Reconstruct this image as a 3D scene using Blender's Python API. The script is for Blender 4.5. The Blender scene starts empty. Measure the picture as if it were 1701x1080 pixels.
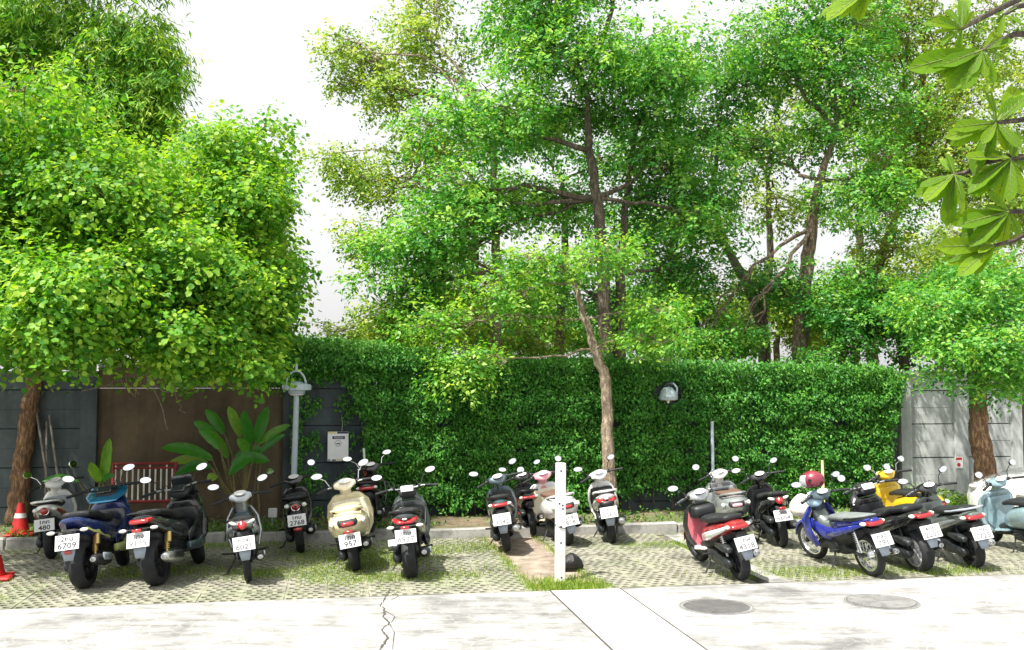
import bpy, math, random
import numpy as np
from mathutils import Vector, Matrix, geometry
R = math.radians
random.seed(7); RNG = np.random.default_rng(7)
SC = bpy.context.scene; COL = SC.collection

# ------------------------------------------------------------------ camera, sky, sun, exposure
FPX, CAMZ, PITCH = 1700.0, 2.2, math.atan(102/1700)
cam_d = bpy.data.cameras.new('camera'); cam = bpy.data.objects.new('camera', cam_d); COL.objects.link(cam)
cam.location = (0, 0, CAMZ); cam.rotation_euler = (R(90)+PITCH, 0, 0)
cam_d.sensor_width = 36; cam_d.lens = 36*FPX/1701; cam_d.clip_end = 500
SC.camera = cam
SUN_EL, SUN_AZ = R(62), R(226)          # azimuth clockwise from +Y: behind the camera, to the left
w = bpy.data.worlds.new('World'); SC.world = w; w.use_nodes = True
nt = w.node_tree; nt.nodes.clear()
sky = nt.nodes.new('ShaderNodeTexSky'); sky.sky_type = 'NISHITA'; sky.sun_disc = False
sky.sun_elevation = SUN_EL; sky.sun_rotation = SUN_AZ; sky.air_density = 1.6; sky.dust_density = 6; sky.ozone_density = 1
hs = nt.nodes.new('ShaderNodeHueSaturation'); hs.inputs['Saturation'].default_value = 0.22; hs.inputs['Value'].default_value = 1.12
bg = nt.nodes.new('ShaderNodeBackground'); bg.inputs['Strength'].default_value = 0.12
ow = nt.nodes.new('ShaderNodeOutputWorld')
nt.links.new(sky.outputs[0], hs.inputs['Color']); hz = nt.nodes.new('ShaderNodeMix'); hz.data_type = 'RGBA'; hz.inputs[0].default_value = .6; hz.inputs[7].default_value = (5.0, 5.0, 5.05, 1)
nt.links.new(hs.outputs[0], hz.inputs[6]); nt.links.new(hz.outputs[2], bg.inputs[0]); nt.links.new(bg.outputs[0], ow.inputs[0])
sl = bpy.data.lights.new('sun', 'SUN'); sl.energy = 5.0; sl.angle = R(1.2); sl.color = (1, .95, .86)
so = bpy.data.objects.new('sun', sl); COL.objects.link(so)
sun_dir = Vector((math.sin(SUN_AZ)*math.cos(SUN_EL), math.cos(SUN_AZ)*math.cos(SUN_EL), math.sin(SUN_EL)))
so.rotation_euler = sun_dir.to_track_quat('Z', 'Y').to_euler(); so.location = sun_dir*60
vs = SC.view_settings; vs.view_transform = 'Standard'; vs.look = 'None'; vs.exposure = 1.0; vs.gamma = 1; vs.use_curve_mapping = False
SC.cycles.max_bounces = 7; SC.cycles.transparent_max_bounces = 8; SC.cycles.use_denoising = True

# ------------------------------------------------------------------ layout helpers
_c, _s = math.cos(PITCH), math.sin(PITCH)
def ray(px, py):
    a, b = (px-850.5)/FPX, (540-py)/FPX
    return Vector((a, _c-b*_s, _s+b*_c))
def gp(px, py, z=0.0):                    # pixel -> point on the level plane z
    d = ray(px, py); t = (z-CAMZ)/d.z
    return Vector((d.x*t, d.y*t, z))
def P(px, py, dist):                      # pixel + distance in front of the camera -> point
    d = ray(px, py); return Vector((0, 0, CAMZ)) + d*(dist/d.y)
YAW = R(9.75)
U = Vector((math.cos(YAW), math.sin(YAW), 0)); V = Vector((-math.sin(YAW), math.cos(YAW), 0))
def ST(s, t, z=0.0): return U*s + V*t + Vector((0, 0, z))
def st(p): return p.dot(U), p.dot(V)
def wp(px, py, t):                        # pixel -> point on the upright plane t (parallel to the wall)
    d = ray(px, py); o = Vector((0, 0, CAMZ)); k = (t-o.dot(V))/d.dot(V)
    return o + d*k
T_ROAD, T_KERB, T_BED, T_WALL = 10.96, 15.0, 15.16, 16.95
BEDZ = 0.12

# ------------------------------------------------------------------ materials
def nodes_mat(name):
    m = bpy.data.materials.new(name); m.use_nodes = True
    t = m.node_tree; b = t.nodes['Principled BSDF']
    return m, t, b
def mix_rgb(t, fac, a, b, mode='MIX'):
    n = t.nodes.new('ShaderNodeMix'); n.data_type = 'RGBA'; n.blend_type = mode
    for sock, v in ((n.inputs[0], fac), (n.inputs[6], a), (n.inputs[7], b)):
        if hasattr(v, 'is_output'): t.links.new(v, sock)
        elif isinstance(v, (int, float)): sock.default_value = v
        else: sock.default_value = (*v, 1) if len(v) == 3 else v
    return n.outputs[2]
def ramp(t, fac, stops):
    n = t.nodes.new('ShaderNodeValToRGB'); t.links.new(fac, n.inputs[0]); e = n.color_ramp.elements
    while len(e) < len(stops): e.new(.5)
    for el, (p, c) in zip(e, stops):
        el.position = p; el.color = (*c, 1) if not isinstance(c, (int, float)) else (c, c, c, 1)
    return n.outputs[0]
def tex_co(t, kind='Object', scale=(1, 1, 1)):
    n = t.nodes.new('ShaderNodeTexCoord'); mp = t.nodes.new('ShaderNodeMapping'); mp.inputs['Scale'].default_value = scale
    t.links.new(n.outputs[kind], mp.inputs[0]); return mp.outputs[0]
def noise(t, co, scale, detail=5, rough=.55, out=0):
    n = t.nodes.new('ShaderNodeTexNoise'); n.inputs['Scale'].default_value = scale
    n.inputs['Detail'].default_value = detail; n.inputs['Roughness'].default_value = rough
    t.links.new(co, n.inputs['Vector']); return n.outputs[out]
def bump(t, b, h, strength=.3, dist=.02):
    n = t.nodes.new('ShaderNodeBump'); n.inputs['Strength'].default_value = strength; n.inputs['Distance'].default_value = dist
    t.links.new(h, n.inputs['Height']); t.links.new(n.outputs[0], b.inputs['Normal'])
def pmat(name, c, rough=.5, metal=0.0, coat=0.0, var=.12, scale=9.0, bmp=0.0, spec=.5, emit=None):
    m, t, b = nodes_mat(name)
    co = tex_co(t); n = noise(t, co, scale)
    dark = tuple(x*(1-var) for x in c); lite = tuple(min(1, x*(1+var*.6)) for x in c)
    t.links.new(ramp(t, n, [(.3, dark), (.7, lite)]), b.inputs['Base Color'])
    rn = noise(t, co, 6, 6, .7); t.links.new(ramp(t, rn, [(.35, rough*.8), (.7, min(1, rough*1.25+.08))]), b.inputs['Roughness']); b.inputs['Metallic'].default_value = metal
    b.inputs['Coat Weight'].default_value = coat; b.inputs['Coat Roughness'].default_value = .08
    b.inputs['Specular IOR Level'].default_value = spec
    if bmp: bump(t, b, noise(t, co, scale*5, 4), bmp, .01)
    return m
def leaf_mat(name, c0, c1, c2, trans=.35, rough=.42, spec=.4):
    m, t, b = nodes_mat(name)
    at = t.nodes.new('ShaderNodeAttribute'); at.attribute_name = 'tint'
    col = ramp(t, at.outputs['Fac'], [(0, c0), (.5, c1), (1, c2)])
    t.links.new(col, b.inputs['Base Color']); b.inputs['Roughness'].default_value = rough
    b.inputs['Specular IOR Level'].default_value = spec
    tr = t.nodes.new('ShaderNodeBsdfTranslucent')
    tc = mix_rgb(t, 1.0, col, (1.5, 1.45, .55), 'MULTIPLY'); t.links.new(tc, tr.inputs[0])
    mx = t.nodes.new('ShaderNodeMixShader'); mx.inputs[0].default_value = trans
    t.links.new(b.outputs[0], mx.inputs[1]); t.links.new(tr.outputs[0], mx.inputs[2])
    t.links.new(mx.outputs[0], t.nodes['Material Output'].inputs[0]); return m
def bark_mat(name, a, b_, scale=6):
    m, t, b = nodes_mat(name); co = tex_co(t, 'Object', (1, 1, .28))
    n = noise(t, co, scale*4.5, 8, .75); n2 = noise(t, co, scale*.5, 3)
    c = ramp(t, n, [(.38, tuple(x*.6 for x in a)), (.5, a), (.62, b_)])
    t.links.new(mix_rgb(t, ramp(t, n2, [(.4, 0.0), (.75, .35)]), c, tuple(x*.6+.06 for x in b_)), b.inputs['Base Color'])
    b.inputs['Roughness'].default_value = .9; bump(t, b, n, 1.0, .06); return m

M = {}
M['rubber'] = pmat('rubber', (.012, .014, .016), .75, var=.3, scale=20, bmp=.2)
M['black'] = pmat('black plastic', (.008, .009, .011), .38, var=.25, scale=14)
M['matte'] = pmat('matte dark plastic', (.012, .014, .016), .6, var=.25, scale=14)
M['grey'] = pmat('grey plastic', (.28, .32, .36), .5, var=.15)
M['flap'] = pmat('grey mud flap', (.30, .35, .42), .6, var=.15)
M['engine'] = pmat('engine casting', (.05, .057, .06), .42, .7, var=.35, scale=12)
M['alloy'] = pmat('alloy', (.55, .56, .57), .35, .9, var=.2)
M['chrome'] = pmat('chrome', (.8, .81, .82), .14, 1, var=.06)
M['gold'] = pmat('gold anodised', (.62, .46, .16), .35, .8, var=.15)
M['mirror'] = pmat('mirror glass', (.93, .95, .95), .03, 1, var=.01)
M['red'] = pmat('red lens', (.36, .010, .014), .15, coat=1, var=.2, scale=60)
M['clear'] = pmat('clear lens', (.72, .72, .70), .12, coat=1, var=.15, scale=60)
M['amber'] = pmat('amber lens', (.75, .38, .2), .15, coat=1, var=.15, scale=60)
M['seat'] = pmat('seat vinyl', (.012, .014, .016), .5, var=.3, scale=18, bmp=.15)
M['seat_grey'] = pmat('grey seat vinyl', (.16, .18, .18), .55, var=.2, scale=18, bmp=.15)
M['seat_brown'] = pmat('brown seat vinyl', (.12, .07, .05), .55, var=.2, scale=18, bmp=.15)
M['plate'] = pmat('plate white', (.62, .64, .64), .35, var=.05)
M['ink'] = pmat('plate ink', (.02, .02, .025), .5, var=.05)
M['ink_soft'] = pmat('worn plate ink', (.12, .12, .13), .5, var=.15)
M['screen'] = pmat('dark windscreen', (.03, .035, .04), .08, coat=1, var=.1)
def paint(name, c, metal=.0, rough=.22):      # lacquer with a thin uneven film of road dust
    M[name] = m = pmat(name+' paint', c, rough, metal, .8, .08, 4); t = m.node_tree; b = t.nodes['Principled BSDF']; co = tex_co(t)
    src = b.inputs['Base Color'].links[0].from_socket; n = noise(t, co, 7, 8, .75)
    t.links.new(mix_rgb(t, ramp(t, n, [(.46, .015), (.72, .22)]), src, (.20, .185, .16)), b.inputs['Base Color'])
    t.links.new(ramp(t, n, [(.44, .05), (.7, .4)]), b.inputs['Coat Roughness'])
paint('p_blue', (.012, .03, .16), .3); paint('p_cyan', (.02, .22, .42), .4); paint('p_cream', (.74, .66, .42)); paint('p_white', (.8, .8, .79))
paint('p_red', (.28, .010, .016)); paint('p_pink', (.55, .12, .16)); paint('p_rose', (.78, .36, .42)); paint('p_silver', (.42, .45, .47), .6, .28)
paint('p_black', (.005, .006, .009)); paint('p_navy', (.012, .018, .03), .2); paint('p_gunmetal', (.06, .075, .08), .5, .3)
paint('p_yellow', (.68, .44, .01)); paint('p_sky', (.27, .40, .45), .35, .28); paint('p_royal', (.010, .022, .28)); paint('p_greygreen', (.16, .19, .18), .4, .3)
paint('p_ivory', (.8, .74, .55)); paint('p_lime', (.62, .68, .25)); paint('p_slate', (.06, .10, .12), .3, .3)

# ------------------------------------------------------------------ mesh builder
class MB:
    def __init__(s): s.v = []; s.f = []; s.mi = []
    def add(s, vs, fs):
        o = len(s.v); s.v += [tuple(p) for p in vs]; s.f += [tuple(i+o for i in f) for f in fs]; return s
    def box(s, c, h, rot=None, bev=0.0):
        x, y, z = h; c = Vector(c)
        if bev:
            b = min(bev, x*.9, y*.9, z*.9); pts = []
            for sx in (-1, 1):
                for sy in (-1, 1):
                    for sz in (-1, 1):
                        pts += [Vector((sx*x, sy*(y-b), sz*(z-b))), Vector((sx*(x-b), sy*y, sz*(z-b))), Vector((sx*(x-b), sy*(y-b), sz*z))]
            vs, fs = hull(pts)
        else:
            vs = [Vector((sx*x, sy*y, sz*z)) for sx in (-1, 1) for sy in (-1, 1) for sz in (-1, 1)]
            fs = [(0, 1, 3, 2), (4, 6, 7, 5), (0, 4, 5, 1), (2, 3, 7, 6), (0, 2, 6, 4), (1, 5, 7, 3)]
        return s.add([(rot @ p if rot else p)+c for p in vs], fs)
    def loft(s, secs, n=14, p=2.4, round_ends=True, x0=0.0):
        # secs: (y, z, half width, half height[, tilt degrees, x]); superellipse rings in a plane tilted about X
        rings = []
        secs = [tuple(q)+((0.0,) if len(q) < 5 else ()) for q in secs]
        secs = [q+((0.0,) if len(q) < 6 else ()) for q in secs]
        if round_ends:
            a, b = secs[0], secs[-1]
            def capd(q, r):
                d = Vector((q[0]-r[0], q[1]-r[1]));  d = d.normalized() if d.length > 1e-6 else Vector((1, 0)); m = min(q[2], q[3])
                return [(q[0]+d.x*m*.35, q[1]+d.y*m*.35, q[2]*.8, q[3]*.8, q[4], q[5]), (q[0]+d.x*m*.5, q[1]+d.y*m*.5, q[2]*.42, q[3]*.42, q[4], q[5])]
            e0 = capd(a, secs[1]); e1 = capd(b, secs[-2]); secs = [e0[1], e0[0]]+list(secs)+e1
        for y, z, hw, hh, tl, xx in secs:
            ct, sn = math.cos(R(tl)), math.sin(R(tl)); ring = []
            for k in range(n):
                a = 2*math.pi*k/n; ca, sa = math.cos(a), math.sin(a)
                px = hw*math.copysign(abs(ca)**(2/p), ca); ph = hh*math.copysign(abs(sa)**(2/p), sa)
                ring.append((x0+xx+px, y-ph*sn, z+ph*ct))
            rings.append(ring)
        vs = [q for r_ in rings for q in r_]; fs = []
        for i in range(len(rings)-1):
            for k in range(n):
                k2 = (k+1) % n; fs.append((i*n+k, i*n+k2, (i+1)*n+k2, (i+1)*n+k))
        fs.append(tuple(range(n-1, -1, -1))); L = (len(rings)-1)*n; fs.append(tuple(L+k for k in range(n)))
        return s.add(vs, fs)
    def tube(s, pts, rad, n=8, jit=0.0):
        pts = [Vector(p) for p in pts]; rad = rad if isinstance(rad, (list, tuple)) else [rad]*len(pts)
        rings = []; ref = None
        for i, p in enumerate(pts):
            d = (pts[min(i+1, len(pts)-1)]-pts[max(i-1, 0)]).normalized()
            if ref is None:
                ref = d.orthogonal().normalized()
            ref = (ref-d*ref.dot(d)); ref = ref.normalized() if ref.length > 1e-6 else d.orthogonal().normalized()
            b = d.cross(ref); rings.append([p+(ref*math.cos(2*math.pi*k/n)+b*math.sin(2*math.pi*k/n))*(rad[i]*(1+random.gauss(0, jit) if jit else rad[i] and 1)) for k in range(n)])
        fs = []
        for i in range(len(rings)-1):
            for k in range(n): k2 = (k+1) % n; fs.append((i*n+k, i*n+k2, (i+1)*n+k2, (i+1)*n+k))
        fs.append(tuple(range(n-1, -1, -1))); L = (len(rings)-1)*n; fs.append(tuple(L+k for k in range(n)))
        return s.add([q for r_ in rings for q in r_], fs)
    def lathe(s, prof, c, axis='X', n=28, closed=False):
        # prof: (offset along axis, radius)
        c = Vector(c); vs = []
        for k in range(n):
            a = 2*math.pi*k/n; ca, sa = math.cos(a), math.sin(a)
            for o, r_ in prof:
                vs.append(c+(Vector((o, r_*ca, r_*sa)) if axis == 'X' else Vector((r_*ca, r_*sa, o)) if axis == 'Z' else Vector((r_*ca, o, r_*sa))))
        m = len(prof); fs = []
        for k in range(n):
            k2 = (k+1) % n
            for j in range(m if closed else m-1):
                j2 = (j+1) % m; fs.append((k*m+j, k*m+j2, k2*m+j2, k2*m+j))
        return s.add(vs, fs)
    def ell(s, c, r_, rot=None, n=12, m=8):
        c = Vector(c); vs = []; fs = []
        for i in range(m+1):
            th = math.pi*i/m
            for k in range(n):
                a = 2*math.pi*k/n; q = Vector((r_[0]*math.sin(th)*math.cos(a), r_[1]*math.sin(th)*math.sin(a), r_[2]*math.cos(th)))
                vs.append((rot @ q if rot else q)+c)
        for i in range(m):
            for k in range(n): k2 = (k+1) % n; fs.append((i*n+k, (i+1)*n+k, (i+1)*n+k2, i*n+k2))
        return s.add(vs, fs)
    def prism(s, poly, x0, x1):                # side profile (y,z) extruded in x
        n = len(poly); vs = [(x0, y, z) for y, z in poly]+[(x1, y, z) for y, z in poly]
        fs = [tuple(range(n)), tuple(range(2*n-1, n-1, -1))]+[(i, n+i, n+(i+1) % n, (i+1) % n) for i in range(n)]
        return s.add(vs, fs)
    def xf(s, m): s.v = [tuple(m @ Vector(p)) for p in s.v]; return s
    def mesh(s, name, m, smooth=True, ang=40):
        me = bpy.data.meshes.new(name); me.from_pydata(s.v, [], s.f); me.update()
        import bmesh
        bm = bmesh.new(); bm.from_mesh(me); bmesh.ops.recalc_face_normals(bm, faces=bm.faces)
        if smooth:
            for f in bm.faces: f.smooth = True
            for e in bm.edges:
                if len(e.link_faces) == 2 and e.calc_face_angle(0) > R(ang): e.smooth = False
        bm.to_mesh(me); bm.free()
        me.materials.append(M[m] if isinstance(m, str) else m); return me
    def obj(s, name, m, parent=None, smooth=True, ang=40):
        o = bpy.data.objects.new(name, s.mesh(name, m, smooth, ang)); COL.objects.link(o)
        if parent: o.parent = parent
        return o
def hull(pts):
    import bmesh
    bm = bmesh.new()
    for p in pts: bm.verts.new(p)
    bmesh.ops.convex_hull(bm, input=bm.verts); bmesh.ops.dissolve_limit(bm, angle_limit=R(1), verts=bm.verts, edges=bm.edges)
    bm.verts.index_update(); vs = [v.co.copy() for v in bm.verts]; fs = [tuple(v.index for v in f.verts) for f in bm.faces]; bm.free(); return vs, fs
def tag(o, label=None, cat=None, group=None, kind=None):
    for k, v in (('label', label), ('category', cat), ('group', group), ('kind', kind)):
        if v: o[k] = v
    return o
def empty(name, loc=(0, 0, 0)):
    o = bpy.data.objects.new(name, None); COL.objects.link(o); o.location = loc; o.empty_display_size = .1; return o
def text_mesh(body, name, size, m, align='CENTER'):
    c = bpy.data.curves.new('txt', 'FONT'); c.body = body; c.size = size; c.align_x = align; c.align_y = 'CENTER'; c.extrude = .0008; c.offset = .0016 if size < .2 and m.startswith('ink') else 0; c.resolution_u = 2
    o = bpy.data.objects.new('txt', c); COL.objects.link(o); bpy.context.view_layer.update()
    me = bpy.data.meshes.new_from_object(o.evaluated_get(bpy.context.evaluated_depsgraph_get())); me.name = name
    bpy.data.objects.remove(o); bpy.data.curves.remove(c); me.materials.clear(); me.materials.append(M[m]); return me

# ------------------------------------------------------------------ leaf clouds
SHAPES = {
 'diamond': ([(0, 0, 0), (.42, .27, .05), (1, 0, -.04), (.42, -.27, .05)], [(0, 1, 2), (0, 2, 3)]),
 'narrow': ([(0, 0, 0), (.4, .11, .03), (1, 0, -.12), (.4, -.11, .03)], [(0, 1, 2), (0, 2, 3)]),
 'round': ([(0, 0, 0), (.18, .40, .06), (.62, .46, .04), (1, .1, -.06), (.9, -.02, -.02), (.62, -.46, .04), (.18, -.40, .06)], [(0, 1, 2, 3), (0, 3, 4), (0, 4, 5, 6)]),
 'blade': ([(0, .06, 0), (0, -.06, 0), (.6, .03, .1), (.6, -.03, .1), (1, 0, .3)], [(0, 1, 3, 2), (2, 3, 4)]),
}
def unit(a): return a/np.maximum(np.linalg.norm(a, axis=1, keepdims=True), 1e-9)
def leaf_obj(name, pos, axis, nrm, size, shape, m, parent=None, tint=None):
    tv, tf = SHAPES[shape]; tv = np.array(tv); k = len(tv); n = len(pos)
    axis = unit(axis); side = unit(np.cross(nrm, axis)); up = np.cross(axis, side)
    v = pos[:, None, :]+size[:, None, None]*(axis[:, None, :]*tv[None, :, 0:1]+side[:, None, :]*tv[None, :, 1:2]+up[:, None, :]*tv[None, :, 2:3])
    v = v.reshape(-1, 3); lt = np.array([len(f) for f in tf]); loops = np.concatenate([np.array(f) for f in tf])
    li = (loops[None, :]+(np.arange(n)*k)[:, None]).ravel(); tot = np.tile(lt, n); st_ = np.concatenate([[0], np.cumsum(tot)[:-1]])
    me = bpy.data.meshes.new(name); me.vertices.add(len(v)); me.vertices.foreach_set('co', v.ravel().astype(np.float32))
    me.loops.add(len(li)); me.loops.foreach_set('vertex_index', li.astype(np.int32))
    me.polygons.add(len(tot)); me.polygons.foreach_set('loop_start', st_.astype(np.int32)); me.polygons.foreach_set('loop_total', tot.astype(np.int32))
    if tint is None: tint = RNG.random(n)
    a = me.attributes.new('tint', 'FLOAT', 'FACE'); a.data.foreach_set('value', np.repeat(tint, len(tf)).astype(np.float32))
    me.update(calc_edges=True); me.validate()
    me.materials.append(m); o = bpy.data.objects.new(name, me); COL.objects.link(o)
    if parent: o.parent = parent
    return o
def rdir(n): return unit(RNG.normal(size=(n, 3)))
def sprays(lobes, per, leaves, L, leafsize, droop=.3, shell=.5, flat=.55, upbias=.55, clump=1.0):
    """lobes: (centre, radii). Returns leaf arrays, plus the spray centres and their tint (alike within a spray, lighter towards the lobe top)."""
    PP, AX, NN, SZ, TT, CC = [], [], [], [], [], []
    for c, r_, wt in lobes:
        n = max(4, int(per*wt)); d = rdir(n)
        # uneven surface: a few random knobs push sprays in and out
        kn = rdir(9); amp = RNG.uniform(-.28, .3, 9); f = np.ones(n)
        for q, a in zip(kn, amp): f += a*np.exp(-((1-(d@q))/.22))
        rad = f*(shell+(1-shell)*RNG.random(n)**.6)
        p = np.array(c)+d*np.array(r_)*rad[:, None]
        ax = unit(d*np.array([1, 1, flat])*.8+RNG.normal(size=(n, 3))*.45+np.array([0, 0, -droop]))
        ct = np.clip(.5+.30*RNG.normal(size=n)*clump+.12*d[:, 2], 0, 1); CC.append(p)
        for j in range(leaves):
            tt = (j+.5)/leaves; sgn = 1 if j % 2 else -1
            sd = unit(np.cross(ax, np.array([0, 0, 1.0])+RNG.normal(size=(n, 3))*.15))*sgn
            q = p+ax*(tt*L*RNG.uniform(.8, 1.2, n))[:, None]+sd*(.03*L)+RNG.normal(size=(n, 3))*L*.11
            la = unit(sd*.8+ax*.55+RNG.normal(size=(n, 3))*.32+np.array([0, 0, -droop*.6]))
            nn = unit(np.array([0, 0, upbias])+d*.45+RNG.normal(size=(n, 3))*.38)
            PP.append(q); AX.append(la); NN.append(nn); SZ.append(leafsize*RNG.uniform(.5, 1.3, n)); TT.append(np.clip(ct+RNG.normal(size=n)*.14, 0, 1))
    return [np.concatenate(x) for x in (PP, AX, NN, SZ, TT)]+[CC]
def wobble(a, b, k, amp, taper=None):
    a, b = Vector(a), Vector(b); out = []
    for i in range(k+1):
        t = i/k; p = a.lerp(b, t)
        if 0 < i < k: p += Vector((random.gauss(0, amp), random.gauss(0, amp), random.gauss(0, amp*.6)))
        out.append(p)
    return out
def split_lobes(lobes):
    out, par = [], []
    for c, r_, wt in lobes:
        big = max(r_[0], r_[2])
        k = 1 if big < .35 else 3 if big < .6 else 6 if big < 1.1 else 9
        if k == 1: out.append((c, r_, wt)); par.append(c); continue
        f = .46 if k > 3 else .6
        for i in range(k):
            d = rdir(1)[0]; q = np.array(c)+d*np.array(r_)*(.25+.5*RNG.random())
            g = f*RNG.uniform(.75, 1.25); out.append((tuple(q), (r_[0]*g*1.15, r_[1]*g*1.1, r_[2]*g*.72), wt*1.05/k*(g/f))); par.append(c)
    return out, par
def make_tree(name, label, trunk_pts, trunk_rad, forks, lobes, per, leaves, L, size, shape, lm, bm_, group='trees', droop=.3, shell=.5, twigs=9, limb=.05, upbias=.55, cat='tree'):
    main = lobes; lobes, par = split_lobes(lobes)
    root = empty(name, trunk_pts[0]); tag(root, label, cat, group); inv = Matrix.Translation(-Vector(trunk_pts[0]))
    tb = MB(); pts = [Vector(p) for p in trunk_pts]
    # resample the trunk so it bends and thickens unevenly
    fine, fr = [], []
    for i in range(len(pts)-1):
        for k in range(7):
            t = k/7; fine.append(pts[i].lerp(pts[i+1], t)+Vector((random.gauss(0, .010), random.gauss(0, .010), 0))); fr.append((trunk_rad[i]*(1-t)+trunk_rad[i+1]*t)*random.uniform(.97, 1.03))
    fine.append(pts[-1]); fr.append(trunk_rad[-1]); tb.tube(fine, fr, 16, .03)
    o = tb.xf(inv).obj('trunk', bm_, root)
    pos, ax, nn, sz, tt, cc = sprays(lobes, per, leaves, L, size, droop, shell, upbias=upbias)
    br = MB()
    lines = {}
    for c, r_, wt in main:                     # one limb from the nearest fork to each main clump
        f = Vector(min(forks, key=lambda q: (Vector(q)-Vector(c)).length+.4*max(0, q[2]-c[2]))); mid = f.lerp(Vector(c), .5)+Vector((random.gauss(0, .15), random.gauss(0, .15), .12*(Vector(c)-f).length*random.uniform(-.2, 1)))
        ln = wobble(f, mid, 4, .05)+wobble(mid, c, 4, .07)[1:]; lt = limb*(.45+.55*min(1, wt)); br.tube(ln, [lt*(1-.72*i/8) for i in range(9)], 7); lines[tuple(c)] = ln
    for (c, r_, wt), pc_, centres in zip(lobes, par, cc):
        ln = lines[tuple(pc_)]; st0 = random.choice(ln[4:]) if tuple(pc_) != tuple(c) else ln[-1]
        if tuple(pc_) != tuple(c): br.tube(wobble(st0, c, 5, .06), [limb*.34, limb*.30, limb*.25, limb*.2, limb*.15, limb*.1], 5)
        for q in centres[RNG.choice(len(centres), min(max(3, int(twigs*.5)), len(centres)), replace=False)]:
            br.tube(wobble(c, q, 4, .05), [limb*.16, limb*.13, limb*.10, limb*.07, limb*.04], 4)
    br.xf(inv).obj('branches', bm_, root)
    pos = pos-np.array(trunk_pts[0]); leaf_obj('crown', pos, ax, nn, sz, shape, lm, root, tt)
    return root
def lobe(px, py, dist, rx, ry, rd, wt=1.0):
    k = dist/FPX; return (tuple(P(px, py, dist)), (rx*k, rd, ry*k), wt)

# ================================================================== SETTING
def obox(s0, s1, t0, t1, z0, z1, mb=None):      # a box laid out along the wall
    mb = mb or MB()
    vs_ = [ST(s, t, z) for s in (s0, s1) for t in (t0, t1) for z in (z0, z1)]
    return mb.add(vs_, [(0, 1, 3, 2), (4, 6, 7, 5), (0, 4, 5, 1), (2, 3, 7, 6), (0, 2, 6, 4), (1, 5, 7, 3)])
def struct(name, mb, m, parent=None, smooth=False):
    o = mb.obj(name, m, parent, smooth)
    if not parent: o['kind'] = 'structure'
    return o
def sheet(quads): 
    mb = MB()
    for q in quads: mb.add(q, [tuple(range(len(q)))])
    return mb
def concrete(name, c, stain=.5, scale=1.6, rough=.85, streak=False):
    m, t, b = nodes_mat(name); co = tex_co(t)
    n1 = noise(t, co, scale, 8, .62); n2 = noise(t, co, scale*9, 6, .6); n3 = noise(t, tex_co(t, 'Object', (6, 6, .5)) if streak else co, 1.1 if streak else scale*.35, 4)
    d = tuple(x*(1-stain) for x in c); l = tuple(min(1, x*1.1) for x in c)
    a = ramp(t, n1, [(.34, d), (.56, c), (.75, l)])
    a = mix_rgb(t, .5, a, ramp(t, n2, [(.3, .62), (.62, 1.0)]), 'MULTIPLY')
    a = mix_rgb(t, .55, a, ramp(t, n3, [(.35, .55), (.55, 1.0)]), 'MULTIPLY')
    t.links.new(a, b.inputs['Base Color']); b.inputs['Roughness'].default_value = rough; bump(t, b, n2, .35, .01); return m
# soil everywhere below, reaching the horizon
m, t, b = nodes_mat('soil'); co = tex_co(t); n1 = noise(t, co, 3, 8, .6); n2 = noise(t, co, .9, 3)
a = ramp(t, n1, [(.3, (.07, .05, .03)), (.6, (.17, .13, .085)), (.8, (.26, .2, .14))])
t.links.new(mix_rgb(t, ramp(t, n2, [(.42, 0.0), (.6, .7)]), a, (.07, .11, .025)), b.inputs['Base Color']); b.inputs['Roughness'].default_value = .95; bump(t, b, n1, .8, .03); M['soil'] = m
m, t, b = nodes_mat('sandy soil'); co = tex_co(t); n1 = noise(t, co, 5, 8, .6)
t.links.new(ramp(t, n1, [(.3, (.13, .10, .075)), (.55, (.25, .205, .16)), (.75, (.36, .31, .25))]), b.inputs['Base Color']); b.inputs['Roughness'].default_value = .95; bump(t, b, n1, .8, .03); M['sand'] = m
struct('ground', sheet([[(-250, -60, -.09), (250, -60, -.09), (250, 400, -.09), (-250, 400, -.09)]]), 'soil')
# road: stamped pale concrete
m, t, b = nodes_mat('stamped concrete'); co = tex_co(t)
n1 = noise(t, co, .55, 7, .6); n2 = noise(t, co, 14, 6, .65); n4 = noise(t, co, 2.2, 5, .6)
mpv = tex_co(t, 'Object', (1, 1, 1)); dn = t.nodes.new('ShaderNodeVectorMath'); dn.operation = 'MULTIPLY_ADD'
nz = t.nodes.new('ShaderNodeTexNoise'); nz.inputs['Scale'].default_value = 3.0; t.links.new(mpv, nz.inputs['Vector'])
t.links.new(nz.outputs['Color'], dn.inputs[0]); dn.inputs[1].default_value = (.12, .12, 0); t.links.new(mpv, dn.inputs[2])
vo = t.nodes.new('ShaderNodeTexVoronoi'); vo.feature = 'DISTANCE_TO_EDGE'; vo.inputs['Scale'].default_value = 5.2; t.links.new(dn.outputs[0], vo.inputs['Vector'])
vm = t.nodes.new('ShaderNodeMath'); vm.operation = 'MULTIPLY'; vmask = vm.outputs[0]
t.links.new(ramp(t, vo.outputs['Distance'], [(.0, 1.0), (.035, 0.0)]), vm.inputs[0]); t.links.new(ramp(t, noise(t, co, .7, 4), [(.42, .12), (.62, 1.0)]), vm.inputs[1])
base = ramp(t, n1, [(.36, (.25, .25, .247)), (.5, (.37, .368, .36)), (.66, (.47, .467, .46))])
base = mix_rgb(t, .75, base, ramp(t, n4, [(.34, .55), (.55, 1.0)]), 'MULTIPLY')
n5 = noise(t, tex_co(t, 'Object', (1, 5, 1)), 1.6, 7, .65); base = mix_rgb(t, .6, base, ramp(t, n5, [(.38, .42), (.58, 1.0)]), 'MULTIPLY')
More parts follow.
